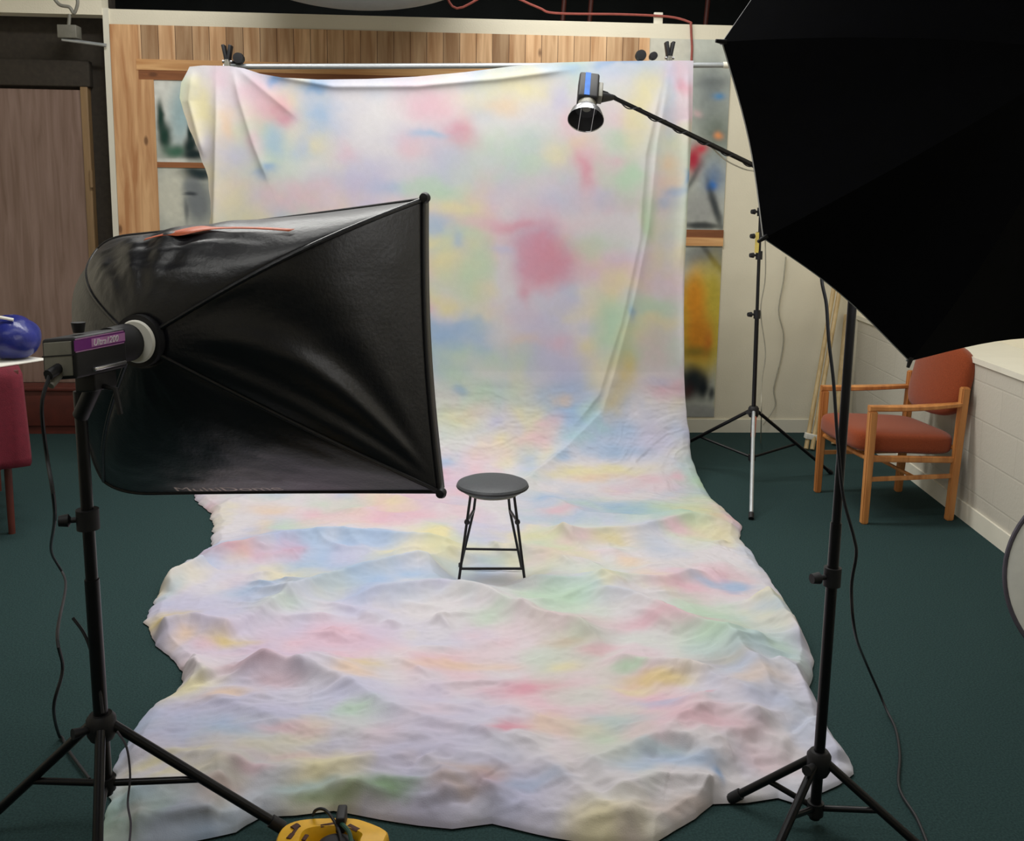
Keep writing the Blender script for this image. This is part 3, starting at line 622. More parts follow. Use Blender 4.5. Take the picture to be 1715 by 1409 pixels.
for i, j in ((0, 2), (1, 3)):
    a, b = legs[i][1], legs[j][1]
    obj('hinge_link', tube([a, b], .006), M['black'], t)
    obj('rivet', lathe([(1e-6, -.008), (.012, -.006), (.012, .006), (1e-6, .008)], a+Vector((0, -.006, 0)), (0, 1, 0), 14), M['black'], t)

# ------------------------------------------------------------------ armchair by the right wall
fN, fFar, rN = F(1448, 877), F(1384, 822), F(1585, 865)
axd = (rN-fN); axd.z = 0; axd.normalize()                       # front -> back
wid = (fFar-fN); wid.z = 0; w_ = .58
axd = Vector((math.cos(.06), math.sin(.06), 0)); wd = Vector((-axd.y, axd.x, 0)); wd = wd if wd.y > 0 else -wd    # near -> far side
D_ = .505; org = fN+wd*(w_/2)+axd*(D_/2)
def CH(f, s, z): return org+axd*f+wd*s+Vector((0, 0, z))        # f: - front, + back; s: - near, + far
t = thing('wooden_armchair', 'oak armchair with rust orange seat and back pads standing against the right wall', 'armchair', (org.x, org.y, 0))
RC = Matrix((axd, wd, Vector((0, 0, 1)))).transposed()

def leg_bar(p, q, a, b, taper=1., bev=.006):
    """square section bar from p to q, half sizes a (front-back) and b (side)"""
    bm = B(); V_ = []
    for pt, k in ((p, 1), (q, taper)):
        d = (Vector(q)-Vector(p)).normalized()
        x = wd.cross(d).normalized(); y = d.cross(x)
        V_.append([bm.verts.new(Vector(pt)+x*(sx*a*k)+y*(sy*b*k)) for sx, sy in ((-1, -1), (1, -1), (1, 1), (-1, 1))])
    bm.faces.new(V_[0][::-1]); bm.faces.new(V_[1])
    for i in range(4): bm.faces.new((V_[0][i], V_[0][(i+1) % 4], V_[1][(i+1) % 4], V_[1][i]))
    bmesh.ops.bevel(bm, geom=bm.edges[:], offset=bev, segments=3, affect='EDGES')
    return bm
hz = D_/2; sd = w_/2; ZA = .635
for s in (-sd, sd):
    obj('leg', leg_bar(CH(-hz, s, ZA-.015), CH(-hz-.005, s, 0), .022, .021, .85), M['oak'], t)
    sr = s*.93
    obj('leg', leg_bar(CH(hz+.02, sr, .74), CH(hz-.01, sr, 0), .023, .02, .9), M['oak'], t)
    # armrest: gently bowed, wider in the middle
    n_ = 14; bm = B(); rings = []
    for i in range(n_+1):
        u = i/n_; f_ = -hz-.022+(D_+.045)*u; wv = .017+.014*math.sin(PI*u)**1.2; zz = ZA+.006*math.sin(PI*u)*-1+.012*u; th_ = .012+.004*(1-u)
        rings.append([bm.verts.new(CH(f_, s+(sr-s)*u+sx*wv+(.01 if s > 0 else -.01)*math.sin(PI*u), zz+sz*th_)) for sx, sz in ((-1, -.6), (-.7, -1), (.7, -1), (1, -.6), (1, .6), (.7, 1), (-.7, 1), (-1, .6))])
    for a_, b_ in zip(rings, rings[1:]):
        for i in range(8): bm.faces.new((a_[i], a_[(i+1) % 8], b_[(i+1) % 8], b_[i]))
    bm.faces.new(rings[0][::-1]); bm.faces.new(rings[-1])
    obj('armrest', bm, M['oak'], t)
    obj('seat_rail', leg_bar(CH(-hz, s, .36), CH(hz, sr, .34), .018, .010), M['oak'], t)
    obj('stretcher', leg_bar(CH(-hz, s, .245), CH(hz-.005, sr, .25), .012, .008, bev=.003), M['oak'], t)
bm = B(); add_tube(bm, [CH(-hz+.01, -sd, .35), CH(-hz+.01, sd, .35)], .014); obj('seat_rail', bm, M['oak'], t)
obj('stretcher', tube([CH(0.02, -sd*.96, .247), CH(0.02, sd*.96, .247)], .011), M['oak'], t)
obj('stretcher', tube([CH(hz, -sd*.93, .40), CH(hz, sd*.93, .40)], .013), M['oak'], t)
def pad(c, ex, ey, ez, n=4.2, nz=2.6, bulge=.0, rot=None, seg=48, rows=20, curve=0):
    """superellipsoid cushion"""
    sp = lambda v, p: math.copysign(abs(v)**p, v)
    def P(i, j):
        a = 2*PI*i/seg; b = -PI/2+PI*j/(rows-1)
        x = sp(math.cos(b), 2/nz)*sp(math.cos(a), 2/n)*ex; y = sp(math.cos(b), 2/nz)*sp(math.sin(a), 2/n)*ey; z = sp(math.sin(b), 2/nz)*ez
        z += curve*((y/ey)**2)
        v = Vector((x, y, z))
        if rot: v = rot@v
        return c+RC@v
    bm = grid_bm(P, seg, rows, True); bmesh.ops.remove_doubles(bm, verts=bm.verts, dist=1e-5); return bm
obj('seat_cushion', pad(CH(-.02, 0, .43), hz+.04, sd-.022, .07, n=6, nz=4.5, rot=Matrix.Rotation(.05, 3, 'Y')), M['uph'], t)
obj('back_cushion', pad(CH(hz+.0, 0, .755), .205, sd*.93-.016, .055, n=3.4, nz=3.4, rot=Matrix.Rotation(-PI/2+.20, 3, 'Y')@Matrix.Scale(1, 3), curve=-.05), M['uph'], t)
obj('back_bracket', tube([CH(hz+.02, -sd*.93, .70), CH(hz+.02, sd*.93, .70)], .012), M['oak'], t)

# ------------------------------------------------------------------ leaning poles at the back wall
def lean(px0, py0, px1, py1, Y1, r, label):
    foot = F(px0, py0, .01); top = W(px1, py1, Y1)
    t = thing('wooden_pole', label, 'pole', foot, 'pale wooden poles leaning in the corner')
    obj('shaft', tube([foot, top], r, 12), M['bamboo'], t)
    return t, foot, top
t, fo, to = lean(1350, 752, 1404, 440, YB-.05, .016, 'pale wooden pole leaning on the wall behind the chair, left of the pair')
t2, fo2, to2 = lean(1360, 753, 1414, 440, YB-.04, .016, 'pale wooden pole leaning on the wall behind the chair, right of the pair')
k_ = fo.lerp(to, .055)
tag(obj('tape_band', add_box(B(), (fo.lerp(to, .065)+fo2.lerp(to2, .065))/2, (.045, .022, .02), Matrix.Rotation(.17, 3, 'Y'), .004), M['paper'], loc=k_), 'white tape wrapped round the foot of the paired wooden poles', 'tape')
fo3 = Vector((W(1395, 700, 6.6).x, 6.55, .01)); to3 = W(1418, 528, YB-.03)
t3 = thing('wooden_pole', 'shorter pale wooden pole leaning on the wall behind the arm of the chair', 'pole', fo3, 'pale wooden poles leaning in the corner')
obj('shaft', tube([fo3, to3], .02, 12), M['bamboo'], t3)

# ------------------------------------------------------------------ light stands
def stand(name, label, top, base_xy, hubz, feet, radii, knobs, braces=True, legr=.011, hubr=.03, legmats=None, colz=None, segs=None):
    bx, by = base_xy; t = thing(name, label, 'light stand', (bx, by, 0))
    hub = Vector((bx, by, hubz)); top = Vector(top)
    axis = (top-hub).normalized(); r_low, r_up = radii
    cz = colz if colz is not None else hubz*.38
    lowpt = hub-axis*((hubz-cz+.03)/axis.z)
    mid = hub.lerp(top, segs or .45)
    obj('pole', tube([lowpt, mid], r_low, 16), M['black'], t)
    obj('pole', tube([mid, top], r_up, 16), M['black'], t, label='thinner upper tube')
    obj('hub', lathe([(1e-6, -.035), (hubr*.8, -.035), (hubr, -.02), (hubr, .02), (hubr*.75, .032), (1e-6, .032)], hub, axis, 20), M['blackp'], t)
    obj('hub_knob', tube([hub+Vector((-.02, -.02, .0)), hub+Vector((-.052, -.05, .005))], [.008, .014], 10), M['blackp'], t)
    low = hub-axis*((hubz-cz)/axis.z)
    if braces: obj('collar', lathe([(1e-6, -.018), (hubr*.7, -.018), (hubr*.7, .018), (1e-6, .018)], low, axis, 18), M['blackp'], t)
    for i, ft in enumerate(feet):
        ft = Vector(ft); d = (ft-hub); h0 = hub+Vector((d.x, d.y, 0)).normalized()*hubr*.8
        lm = (legmats or {}).get(i, M['black'])
        lg = obj('leg', tube([h0, ft], legr, 12), lm, t)
        obj('rubber_foot', tube([ft+(h0-ft).normalized()*.035, ft+(ft-h0).normalized()*.004], legr*1.35, 12), M['blackp'], lg)
        if braces:
            j = h0.lerp(ft, .52); obj('brace', tube([low, j], legr*.72, 10), M['black'], t)
    for pxk, rk in knobs:
        k = hub.lerp(top, pxk)
        c_ = obj('clamp_collar', lathe([(1e-6, -.025), (r_low*1.55, -.025), (r_low*1.55, .025), (1e-6, .025)], k, axis, 18), M['blackp'], t)
        side = Vector((-1, -.25, 0)).normalized()
        obj('clamp_knob', tube([k, k+side*(.02+r_low), k+side*(.026+r_low), k+side*(.048+r_low)], [.007, .007, .016, .013], 12), M['blackp'], c_)
    return t, hub, top
# left stand
YLs = 2.31
bxl = W(170, 1215, YLs)
ltop = W(133, 655, YLs+.0)
stand('light_stand', 'black light stand in the left foreground carrying the large rectangular softbox', ltop, (bxl.x, bxl.y), bxl.z,
      [F(472, 1386, .03), F(-40, 1392, .012), F(160, 1560, .012)], (.0175, .0145), [(.63, 0)], legr=.0125, hubr=.036, colz=W(168, 1312, YLs).z)
# right stand
YRs = 2.33
bxr = W(1371, 1276, YRs); rtop = W(1440, 340, YRs)
stand('light_stand', 'black light stand in the right foreground holding the black umbrella', rtop, (bxr.x, bxr.y), bxr.z,
      [F(1224, 1338, .012), F(1556, 1432, .012), F(1288, 1452, .012)], (.0145, .0115), [(.352, 0)], legr=.0115, hubr=.032, colz=.05)
# rear boom stand
YR2 = 5.62
hb = W(1262, 689, YR2); tp2 = W(1277, 268, YR2)
bt, hub2, top2 = stand('boom_stand', 'tall thin black boom stand with one silver leg between the backdrop and the armchair', tp2, (hb.x, hb.y), hb.z,
      [F(1258, 868, .01), F(1100, 768, .01), F(1392, 792, .01)], (.013, .010), [(.395, 0), (.63, 0), (.705, 0), (.80, 0)], legr=.011, hubr=.032, legmats={0: M['alu']}, colz=.16, segs=.39)
obj('red_tape', tube([hub2.lerp(F(1258, 868, .01), .04)+Vector((0, -.02, -.01)), hub2.lerp(F(1258, 868, .01), .26)], .0135, 12), M['tape'], bt, label='red tape wound round the silver leg')
# paper tag on the pole
tag(obj('paper_tag', add_box(B(), hub2.lerp(top2, .68)+Vector((-.02, -.016, 0)), (.012, .001, .06)), mat('yellow_tag', (226, 204, 110), .6), loc=hub2.lerp(top2, .68)), 'small yellow tag stuck on the thin boom stand pole', 'tag')
# boom arm + hair light
bh = W(1016, 158, 5.15); be = W(1262, 277, 5.56); pivot = be+(be-bh)*.07
tail = pivot+(be-bh).normalized()*.55
t = thing('lighting_boom', 'black boom arm reaching over the backdrop from the tall thin stand', 'boom arm', pivot)
obj('arm', tube([bh, bh.lerp(pivot, .5), tail], [.011, .014, .015], 14), M['black'], t)
obj('pivot_clamp', lathe([(1e-6, -.03), (.035, -.03), (.035, .03), (1e-6, .03)], pivot, (0, 1, 0), 20), M['blackp'], t)
obj('counterweight', tube([tail-(be-bh).normalized()*.02, tail+(be-bh).normalized()*.12], .05, 20), M['blackp'], t)
wrap = []
for i in range(120):
    u = i/119; p = bh.lerp(pivot, u*.98+.01); wrap.append(p+Vector((0, -.016*math.cos(u*40), .016*math.sin(u*40)-.004)))
tag(obj('power_cord', tube(wrap, .0035, 6), M['cord'], loc=pivot), 'thin black cord wound round the boom arm', 'cord')
tag(obj('power_cord', tube(smooth_path([W(1190, 245, 5.45), W(1215, 268, 5.5), W(1245, 283, 5.53), W(1290, 300, 5.56), W(1290, 380, 5.58)]), .004, 6), M['wcord']), 'thin slack cord looping under the right end of the boom arm', 'cord')
# hair light head
hc = W(984, 190, 5.02); ha = (W(982, 200, 4.98)-W(990, 130, 5.12)).normalized()          # axis pointing down to the camera
ax = Vector((-.12, -.60, -.79)).normalized()
mouth = W(981, 200, 4.98)
t = thing('hair_light', 'small black flash head with silver reflector hanging from the end of the boom', 'flash', W(990, 150, 5.1))
rr = .090
dish = obj('reflector', lathe([(.045, -.085), (.05, -.08), (.060, -.062), (rr*.86, -.028), (rr, 0), (rr*1.03, .004), (rr*1.03, -.004), (rr*.9, -.04)], mouth, ax, 48), M['silver'], t)
obj('reflector_inside', lathe([(rr*.985, 0), (rr*.84, -.029), (.056, -.062), (1e-6, -.075)], mouth, ax, 48), M['blackp'], t, label='black inside of the reflector')
for s_ in (-.35, .4):
    Rb = basis(ax); obj('grid_wire', tube([mouth+Rb@Vector((s_*rr-.012, -rr*.9, .004)), mouth+Rb@Vector((s_*rr+.012, rr*.9, .004))], .0014, 6), M['lining'], dish)
bc = mouth-ax*.20
Rb = basis(ax, (1, 0, 0))
bodyc = mouth-ax*.195
obj('neck', tube([mouth-ax*.07, mouth-ax*.13], [.05, .044], 24), M['greyp'], t)
bodyb = obj('body', add_box(B(), bodyc, (.052, .052, .085), Rb, .012), M['blackp'], t)
side_n = Rb@Vector((0, 1, 0))
cands = [Rb@Vector(v) for v in ((1, 0, 0), (-1, 0, 0), (0, 1, 0), (0, -1, 0))]
vc = (Vector(CAM)-bodyc).normalized(); facev = max(cands, key=lambda v: v.dot(vc))
other = facev.cross(ax)
RM = Matrix((other, facev, ax)).transposed()
obj('label_strip', add_box(B(), bodyc+facev*.0535-other*.008, (.014, .0015, .078), RM, 0), M['bluel'], bodyb, label='blue label strip')
yk = obj('yoke', add_box(B(), bodyc+Vector((.062, -.01, -.01)), (.012, .03, .05), RM, .005), M['greyp'], t)
obj('tilt_knob', tube([bodyc+Vector((.06, 0, -.03)), bh+Vector((.03, 0, -.015))], [.03, .016], 14), M['blackp'], t)
obj('mount', tube([bodyc+Vector((.05, 0, .0)), bh+Vector((.0, 0, -.0))], .014, 12), M['blackp'], t)
# cables of the rear stand
tag(obj('power_cord', tube(smooth_path([W(1316, 430, YB-.02), W(1312, 470, YB-.02), W(1304, 520, YB-.02), W(1312, 560, YB-.02), W(1308, 600, YB-.02), W(1296, 650, YB-.02), W(1298, 680, YB-.03), W(1278, 712, YB-.06)]), .005, 6), M['wcord']), 'pale wavy cord hanging down the back wall right of the boom stand', 'cord')
tag(obj('power_cord', tube(smooth_path([top2.lerp(hub2, .2)+Vector((.03, .02, 0)), W(1282, 460, YR2+.02), W(1274, 520, YR2+.02), W(1282, 590, YR2+.02), W(1276, 640, YR2+.03), W(1275, 700, YR2+.05), F(1274, 742, .01)]), .0035, 6), M['wcord']), 'thin cord drooping right beside the boom stand pole', 'cord')

# ------------------------------------------------------------------ big umbrella on the right stand
uc = W(1628, 178, 1.95); ua = Vector((-.08, 1, -.10)).normalized()     # opening faces the backdrop
RU = basis(ua)
corner = [(1210, 70), (1279, 399), (1524, 605)]
pl_o = uc
def onplane(px, py):
    d = Vector(ray(px, py)); c = Vector(CAM); return c+d*((pl_o-c).dot(ua)/d.dot(ua))
cw = [onplane(*p) for p in corner]
# circle through the three visible rib ends
A_, B_, C_ = [RU.transposed()@(p-pl_o) for p in cw]
ax_, ay_, bx_, by_, cx_, cy_ = A_.x, A_.y, B_.x, B_.y, C_.x, C_.y
dd = 2*(ax_*(by_-cy_)+bx_*(cy_-ay_)+cx_*(ay_-by_))
ux = ((ax_**2+ay_**2)*(by_-cy_)+(bx_**2+by_**2)*(cy_-ay_)+(cx_**2+cy_**2)*(ay_-by_))/dd
uy = ((ax_**2+ay_**2)*(cx_-bx_)+(bx_**2+by_**2)*(ax_-cx_)+(cx_**2+cy_**2)*(bx_-ax_))/dd
uR = math.hypot(ax_-ux, ay_-uy); ucen = pl_o+RU@Vector((ux, uy, 0))
angs = [math.atan2(p.y-uy, p.x-ux) for p in (A_, B_, C_)]
print('umbrella', ucen, uR, [math.degrees(a) for a in angs])
d1 = (angs[1]-angs[0]+PI) % (2*PI)-PI; d2 = (angs[2]-angs[1]+PI) % (2*PI)-PI
rest = (2*PI-abs(d1)-abs(d2))/6; sg_ = 1 if d1 > 0 else -1
ribs = [angs[0], angs[1], angs[2]]+[angs[2]+sg_*rest*k for k in range(1, 6)]
um = thing('photo_umbrella', 'large black photographic umbrella seen from behind in the upper right corner', 'umbrella', ucen)
depth = .24
def dome(r): return -depth*(1-(r/uR)**2)                                # along axis, towards the camera
for k in range(8):
    a0 = ribs[k]; a1 = ribs[(k+1) % 8]; da = (a1-a0+PI) % (2*PI)-PI
    n_, m_ = 13, 15
    def P(i, j, inn=0.):
        u = i/(n_-1); v = j/(m_-1); a = a0+da*u
        flatr = math.cos(da/2)/math.cos(da*(u-.5)); rim = uR*(flatr-(.034)*math.sin(PI*u)) 
        rim = uR if u in (0., 1.) else rim
        r = v*rim; e = dome(v*uR)+.018*math.sin(PI*u)*v
        return ucen+RU@Vector((r*math.cos(a), r*math.sin(a), e+inn))
    bm = grid_bm(P, n_, m_); bmesh.ops.remove_doubles(bm, verts=bm.verts, dist=1e-5)
    obj('canopy_panel', bm, M['brolly'], um, 'all')
    bm = grid_bm(lambda i, j: P(i, j, .006), n_, m_); bmesh.ops.remove_doubles(bm, verts=bm.verts, dist=1e-5)
    obj('silver_lining', bm, M['lining'], um, 'all')
    obj('rib', tube([ucen+RU@Vector((v*uR*math.cos(a0), v*uR*math.sin(a0), dome(v*uR)+.012)) for v in np.linspace(.02, 1.0, 9)], .003, 6), M['alu'], um)
    tipb = ucen+RU@Vector((uR*math.cos(a0), uR*math.sin(a0), 0)); obj('rib_tip', tube([tipb-RU@Vector((math.cos(a0), math.sin(a0), 0))*.01, tipb+RU@Vector((math.cos(a0), math.sin(a0), 0))*.014], [.006, .0035], 8), M['blackp'], um)
hub_u = ucen+ua*(-depth); headpos = Vector((rtop.x, rtop.y, rtop.z))
shaft_end = ucen+ua*.62
obj('shaft', tube([hub_u-ua*.05, shaft_end], .005, 8), M['alu'], um)
obj('ferrule', tube([hub_u-ua*.045, hub_u+ua*.02], [.007, .014], 12), M['blackp'], um)
# flash head in the umbrella, on the right stand
fp = ucen+ua*.42+Vector((-.0, 0, -.07)); 
t = thing('flash_head', 'black flash head on the right stand firing into the large umbrella, hidden behind it', 'flash', fp)
Ru = basis(ua)
obj('body', add_box(B(), fp+ua*.12, (.055, .06, .13), Ru, .012), M['blackp'], t)
obj('reflector', lathe([(.045, .02), (.06, -.01), (.085, -.08), (.088, -.08), (.064, -.01), (.05, .02)], fp-ua*.02, ua, 32), M['silver'], t)
obj('mount', tube([fp+ua*.08+Vector((0, 0, -.06)), rtop.lerp(fp+ua*.08, .5)+Vector((0, 0, -.03)), rtop-Vector((0, 0, .03))], .016, 12), M['blackp'], t)

# ------------------------------------------------------------------ the rectangular softbox on the left stand
TR, BR, TL, BL = W(709, 334, 2.64), W(736, 824, 2.60), W(141, 402, 2.98), W(146, 829, 2.98)
fc = (TR+BR+TL+BL)/4
sw = ((TR-TL)+(BR-BL)).normalized(); sn = sw.cross(Vector((0, 0, 1))); sn = sn if sn.y > 0 else -sn; sn.normalize()   # firing direction
apex = W(238, 570, 2.42)
sb = thing('softbox', 'large black rectangular softbox on the left stand, turned away towards the stool', 'softbox', apex)
crn = [TL, TR, BR, BL]
def edge_pts(a, b, n, r0_, r1_, pa, nb):
    return [a.lerp(b, i/n) for i in range(n+1)]
rimpts = []                                               # closed rim, corners at the left rounded
segn = 28
def rim(e, u):
    """edge e (0 top TL-TR, 1 right TR-BR, 2 bottom BR-BL, 3 left BL-TL), u 0..1, rounded at the left corners"""
    a, b = crn[e], crn[(e+1) % 4]; p = a.lerp(b, u)
    c = (TL+TR+BR+BL)/4; lenx = (TR-TL).length
    for cor, rad_ in ((TL, .16), (BL, .24)):
        d = (p-cor).length
        if d < rad_ and e != 1:
            k = 1-d/rad_; p = p+((c-cor).normalized())*(rad_*.34*k*k)
    return p
ringr = .062
def ringpt(ang):
    Rr = basis(sn); return apex+Rr@Vector((ringr*math.cos(ang), ringr*math.sin(ang), 0))
Rr = basis(sn)
def angof(p): q = Rr.transposed()@(p-apex); return math.atan2(q.y, q.x)
BW = [.06, .10, .01, .03]
panel_names = ['top_panel', 'side_panel', 'bottom_panel', 'side_panel']
for e in range(4):
    a0 = angof(crn[e]); a1 = angof(crn[(e+1) % 4]); da = (a1-a0+PI) % (2*PI)-PI
    nu_, nv_ = 72, 48
    outn = {0: Vector((0, 0, 1)), 1: sw, 2: Vector((0, 0, -1)), 3: -sw}[e]
    # edge sag: rim and seams are pulled inwards between the corners
    def P(i, j):
        u = i/(nu_-1); v = j/(nv_-1); q = ringpt(a0+da*u); r_ = rim(e, u)
        sag = {0: .006, 1: .016, 2: .004, 3: .01}[e]; r_ = r_-outn*sag*math.sin(PI*u)
        p = q.lerp(r_, v)
        fn = (outn*.8-sn*.6).normalized()
        bel = {0: .075, 1: .045, 2: .05, 3: .05}[e]
        p = p+fn*(bel*math.sin(PI*v**.9)*math.sin(PI*u)**.7)
        # rounded shoulder: rods bow outwards
        bow = ((1-u)*BW[e]+u*BW[(e+1) % 4])*math.sin(PI*v)
        p = p+(((p-(apex+sn*((p-apex).dot(sn)))).normalized())*.45-sn*.9)*bow*(.6+.4*abs(2*u-1)**2)
        x_, y_ = u*6, v*5
        if e == 0:
            wr = .034*(float(fbm(np.array(u*4.+v*2), np.array(v*11.-u*2), 4, 3))-.5)*(1-.8*u)*math.sin(PI*min(1, v*1.1))**.5+.010*math.sin(u*34+v*9)*math.sin(PI*u)*(1-u)**1.5*math.sin(PI*v)
        elif e == 1:
            # pull lines running into the lower right corner
            du = 1-u+1e-3; dv = 1-v+.03; th_ = math.atan2(du, dv)
            wr = .016*math.sin(th_*13)*math.exp(-((th_-.62)/.42)**2)*math.sin(PI*v)*.8+.006*(float(fbm(np.array(u*5.), np.array(v*4.), 3, 8))-.5)
        else: wr = .012*(float(fbm(np.array(u*6.), np.array(v*5.), 3, 18))-.5)
        edgek = min(1, 12*u, 12*(1-u)) if True else 1
        return p+fn*wr*min(1, v*6)*min(1, (1-v)*8)*edgek
    pan = obj(panel_names[e], grid_bm(P, nu_, nv_), M['nylon'], sb, 'all'); solid(pan, .002)
    # hem band around the front
    bm = B(); pts = [rim(e, i/40)-outn*({0: .006, 1: .016, 2: .004, 3: .01}[e])*math.sin(PI*i/40) for i in range(41)]
    Va = [bm.verts.new(p+outn*.001) for p in pts]; Vb = [bm.verts.new(p+sn*.045) for p in pts]
    for i in range(40): bm.faces.new((Va[i], Va[i+1], Vb[i+1], Vb[i]))
    hb_ = obj('front_lip', bm, M['nylon'], sb); solid(hb_, .003)
    obj('hem', tube(pts, .0055, 8), M['blackp'], sb)
for c_ in crn:
    q0 = apex+(c_-apex-sn*((c_-apex).dot(sn))).normalized()*ringr; e_ = crn.index(c_); ang_ = angof(c_); q0 = ringpt(ang_); r1 = rim(e_, 0)
    sp_ = []
    for k in range(17):
        v = k/16; p = q0.lerp(r1, v); bow_ = 0
        p_ = p-(apex+sn*((p-apex).dot(sn)))
        bw = BW[e_]*math.sin(PI*v)
        sp_.append(p+(p_.normalized()*.45-sn*.9)*bw)
    obj('seam', tube(sp_, .0065, 8), M['nylon'], sb)
for c_ in (TR, BR): obj('corner_cap', lathe([(1e-6, -.016), (.012, -.013), (.016, 0), (.012, .013), (1e-6, .016)], c_+(c_-fc).normalized()*.006, sn, 14), M['blackp'], sb)
# white front cloth
def Pd(i, j):
    u = i/20; v = j/20; a = rim(0, u); b = rim(2, 1-u); p = a.lerp(b, v); return p+(fc-p)*.03-sw*.016*math.sin(PI*v)*u+sn*.03
dfz = obj('diffuser', grid_bm(Pd, 21, 21), M['difw'], sb); dfz.data.materials[0] = M['difw']
obj('speed_ring', lathe([(.05, -.02), (ringr+.004, -.02), (ringr+.004, .02), (.05, .02), (.05, -.02)], apex, sn, 32), M['blackp'], sb)
def text_part(name, body, size, origin, xdir, ydir, material, parent, ext=.0008, sx=1., label=None, shear=0):
    cu = bpy.data.curves.new('t', 'FONT'); cu.body = body; cu.size = size; cu.extrude = ext; cu.align_x = 'LEFT'; cu.shear = shear
    tmp = bpy.data.objects.new('t', cu); COL.objects.link(tmp); bpy.context.view_layer.update()
    me = bpy.data.meshes.new_from_object(tmp.evaluated_get(bpy.context.evaluated_depsgraph_get()))
    bpy.data.objects.remove(tmp); bpy.data.curves.remove(cu)
    xd = Vector(xdir).normalized(); yd = Vector(ydir); yd = (yd-xd*yd.dot(xd)).normalized(); zd = xd.cross(yd)
    bm = B(); bm.from_mesh(me); bpy.data.meshes.remove(me)
    for v in bm.verts: v.co = Vector(origin)+xd*v.co.x*sx+yd*v.co.y+zd*v.co.z
    return obj(name, bm, material, parent, False, label=label)
# lettering printed on the top and on the lower edge
def side_pt(e, u, v, lift=.004):
    a0 = angof(crn[e]); a1 = angof(crn[(e+1) % 4]); da = (a1-a0+PI) % (2*PI)-PI
    outn = {0: Vector((0, 0, 1)), 1: sw, 2: Vector((0, 0, -1)), 3: -sw}[e]
    q = ringpt(a0+da*u); r_ = rim(e, u)-outn*{0: .006, 1: .016, 2: .004, 3: .01}[e]*math.sin(PI*u); p = q.lerp(r_, v)
    fn = (outn*.8-sn*.6).normalized(); bel = {0: .075, 1: .045, 2: .05, 3: .05}[e]
    p = p+fn*(bel*math.sin(PI*v**.9)*math.sin(PI*u)**.7); bow = ((1-u)*BW[e]+u*BW[(e+1) % 4])*math.sin(PI*v)
    p = p+(((p-(apex+sn*((p-apex).dot(sn)))).normalized())*.45-sn*.9)*bow*(.6+.4*abs(2*u-1)**2)
    return p+fn*lift
def print_strip(name, e, u0, u1, v0, v1, w0, material, label):
    n_ = 30; bm = B(); A = []; C2 = []
    for i in range(n_+1):
        k = i/n_; u = u0+(u1-u0)*k; v = v0+(v1-v0)*k; hw = w0(k)
        A.append(bm.verts.new(side_pt(e, u, v-hw, .008))); C2.append(bm.verts.new(side_pt(e, u, v+hw, .008)))
    for i in range(n_): bm.faces.new((A[i], A[i+1], C2[i+1], C2[i]))
    return solid(obj(name, bm, material, sb, label=label), .0006)
print_strip('printed_logo', 0, .36, .90, .50, .60, lambda k: .012+.05*math.exp(-((k-.34)/.12)**2), M['orange'], 'orange printed mark on the top')
# flash head behind the softbox
fh = thing('flash_head', 'black flash head with purple label mounted behind the left softbox', 'flash', apex-sn*.2)
Rf = Matrix((sw, sn, Vector((0, 0, 1)))).transposed()
neck0 = apex-sn*.02
obj('reflector_collar', lathe([(1e-6, -.006), (.050, -.006), (.054, 0), (.050, .006), (1e-6, .006)], apex-sn*.028+sw*.004, sn, 36), M['paper'], fh, label='round white collar against the softbox')
obj('neck', tube([apex-sn*.036-sw*.016, apex-sn*.11-sw*.012], [.047, .045], 28), M['blackp'], fh)
bcen = W(150, 598, 2.14)
bl0 = apex-sn*.105
hl = .088; bc_ = bl0-sn*hl+Vector((0, 0, -.006))-sw*.01
bx_b = obj('body', add_box(B(), bc_, (.045, hl, .047), Rf, .007), M['blackp'], fh)
obj('rear_panel', add_box(B(), bc_-sn*(hl+.001), (.037, .002, .039), Rf, .002), M['greyp'], fh, label='grey rear panel')
obj('rear_slot', add_box(B(), bc_-sn*(hl+.003)+Vector((0, 0, .008)), (.041, .001, .0015), Rf), M['blackp'], fh)
sf = bc_+sw*.0455
obj('label_band', add_box(B(), sf-sn*.005+Vector((0, 0, .027)), (.0008, hl*.97, .012), Rf), M['purple'], fh, label='purple label band')
obj('label_band', add_box(B(), sf+sn*.022+sw*.0006+Vector((0, 0, .027)), (.0008, hl*.66, .0095), Rf), M['pinkl'], fh, label='pale violet half of the label')
text_part('lettering', 'Ultra1200', .021, sf-sn*.032+sw*.002+Vector((0, 0, .0195)), sn, Vector((0, 0, 1)), M['whitetxt'], fh, sx=1.0, label='white lettering', shear=.25)
for dz in (.041, .013): obj('trim_line', add_box(B(), sf-sn*.005+Vector((0, 0, dz)), (.001, hl*.93, .0012), Rf), M['pinkl'], fh)
obj('handle', add_box(B(), sf+sn*.02+Vector((0, 0, -.034)), (.008, .055, .0045), Rf, .003), M['silver'], fh, label='silver strip for the highlight on the underside')  # silver strip put in as the highlight under the flash body
obj('umbrella_knob', tube([bc_-sn*.02+Vector((0, 0, .052)), bc_-sn*.02+Vector((0, 0, .075))], [.012, .016], 12), M['blackp'], fh)
yoke = obj('yoke', add_box(B(), bc_+sn*.03+Vector((0, 0, -.068)), (.028, .04, .022), Rf, .005), M['blackp'], fh)
obj('tilt_handle', tube([bc_+sn*.02+Vector((0, 0, -.075)), bc_+sn*.02+sw*.06+Vector((0, 0, -.09)), bc_+sn*.02+sw*.07+Vector((0, 0, -.15))], .007, 8), M['blackp'], yoke)
obj('mount', tube([bc_+sn*.03+Vector((0, 0, -.07)), ltop+Vector((0, 0, -.06))], .019, 14), M['blackp'], fh)
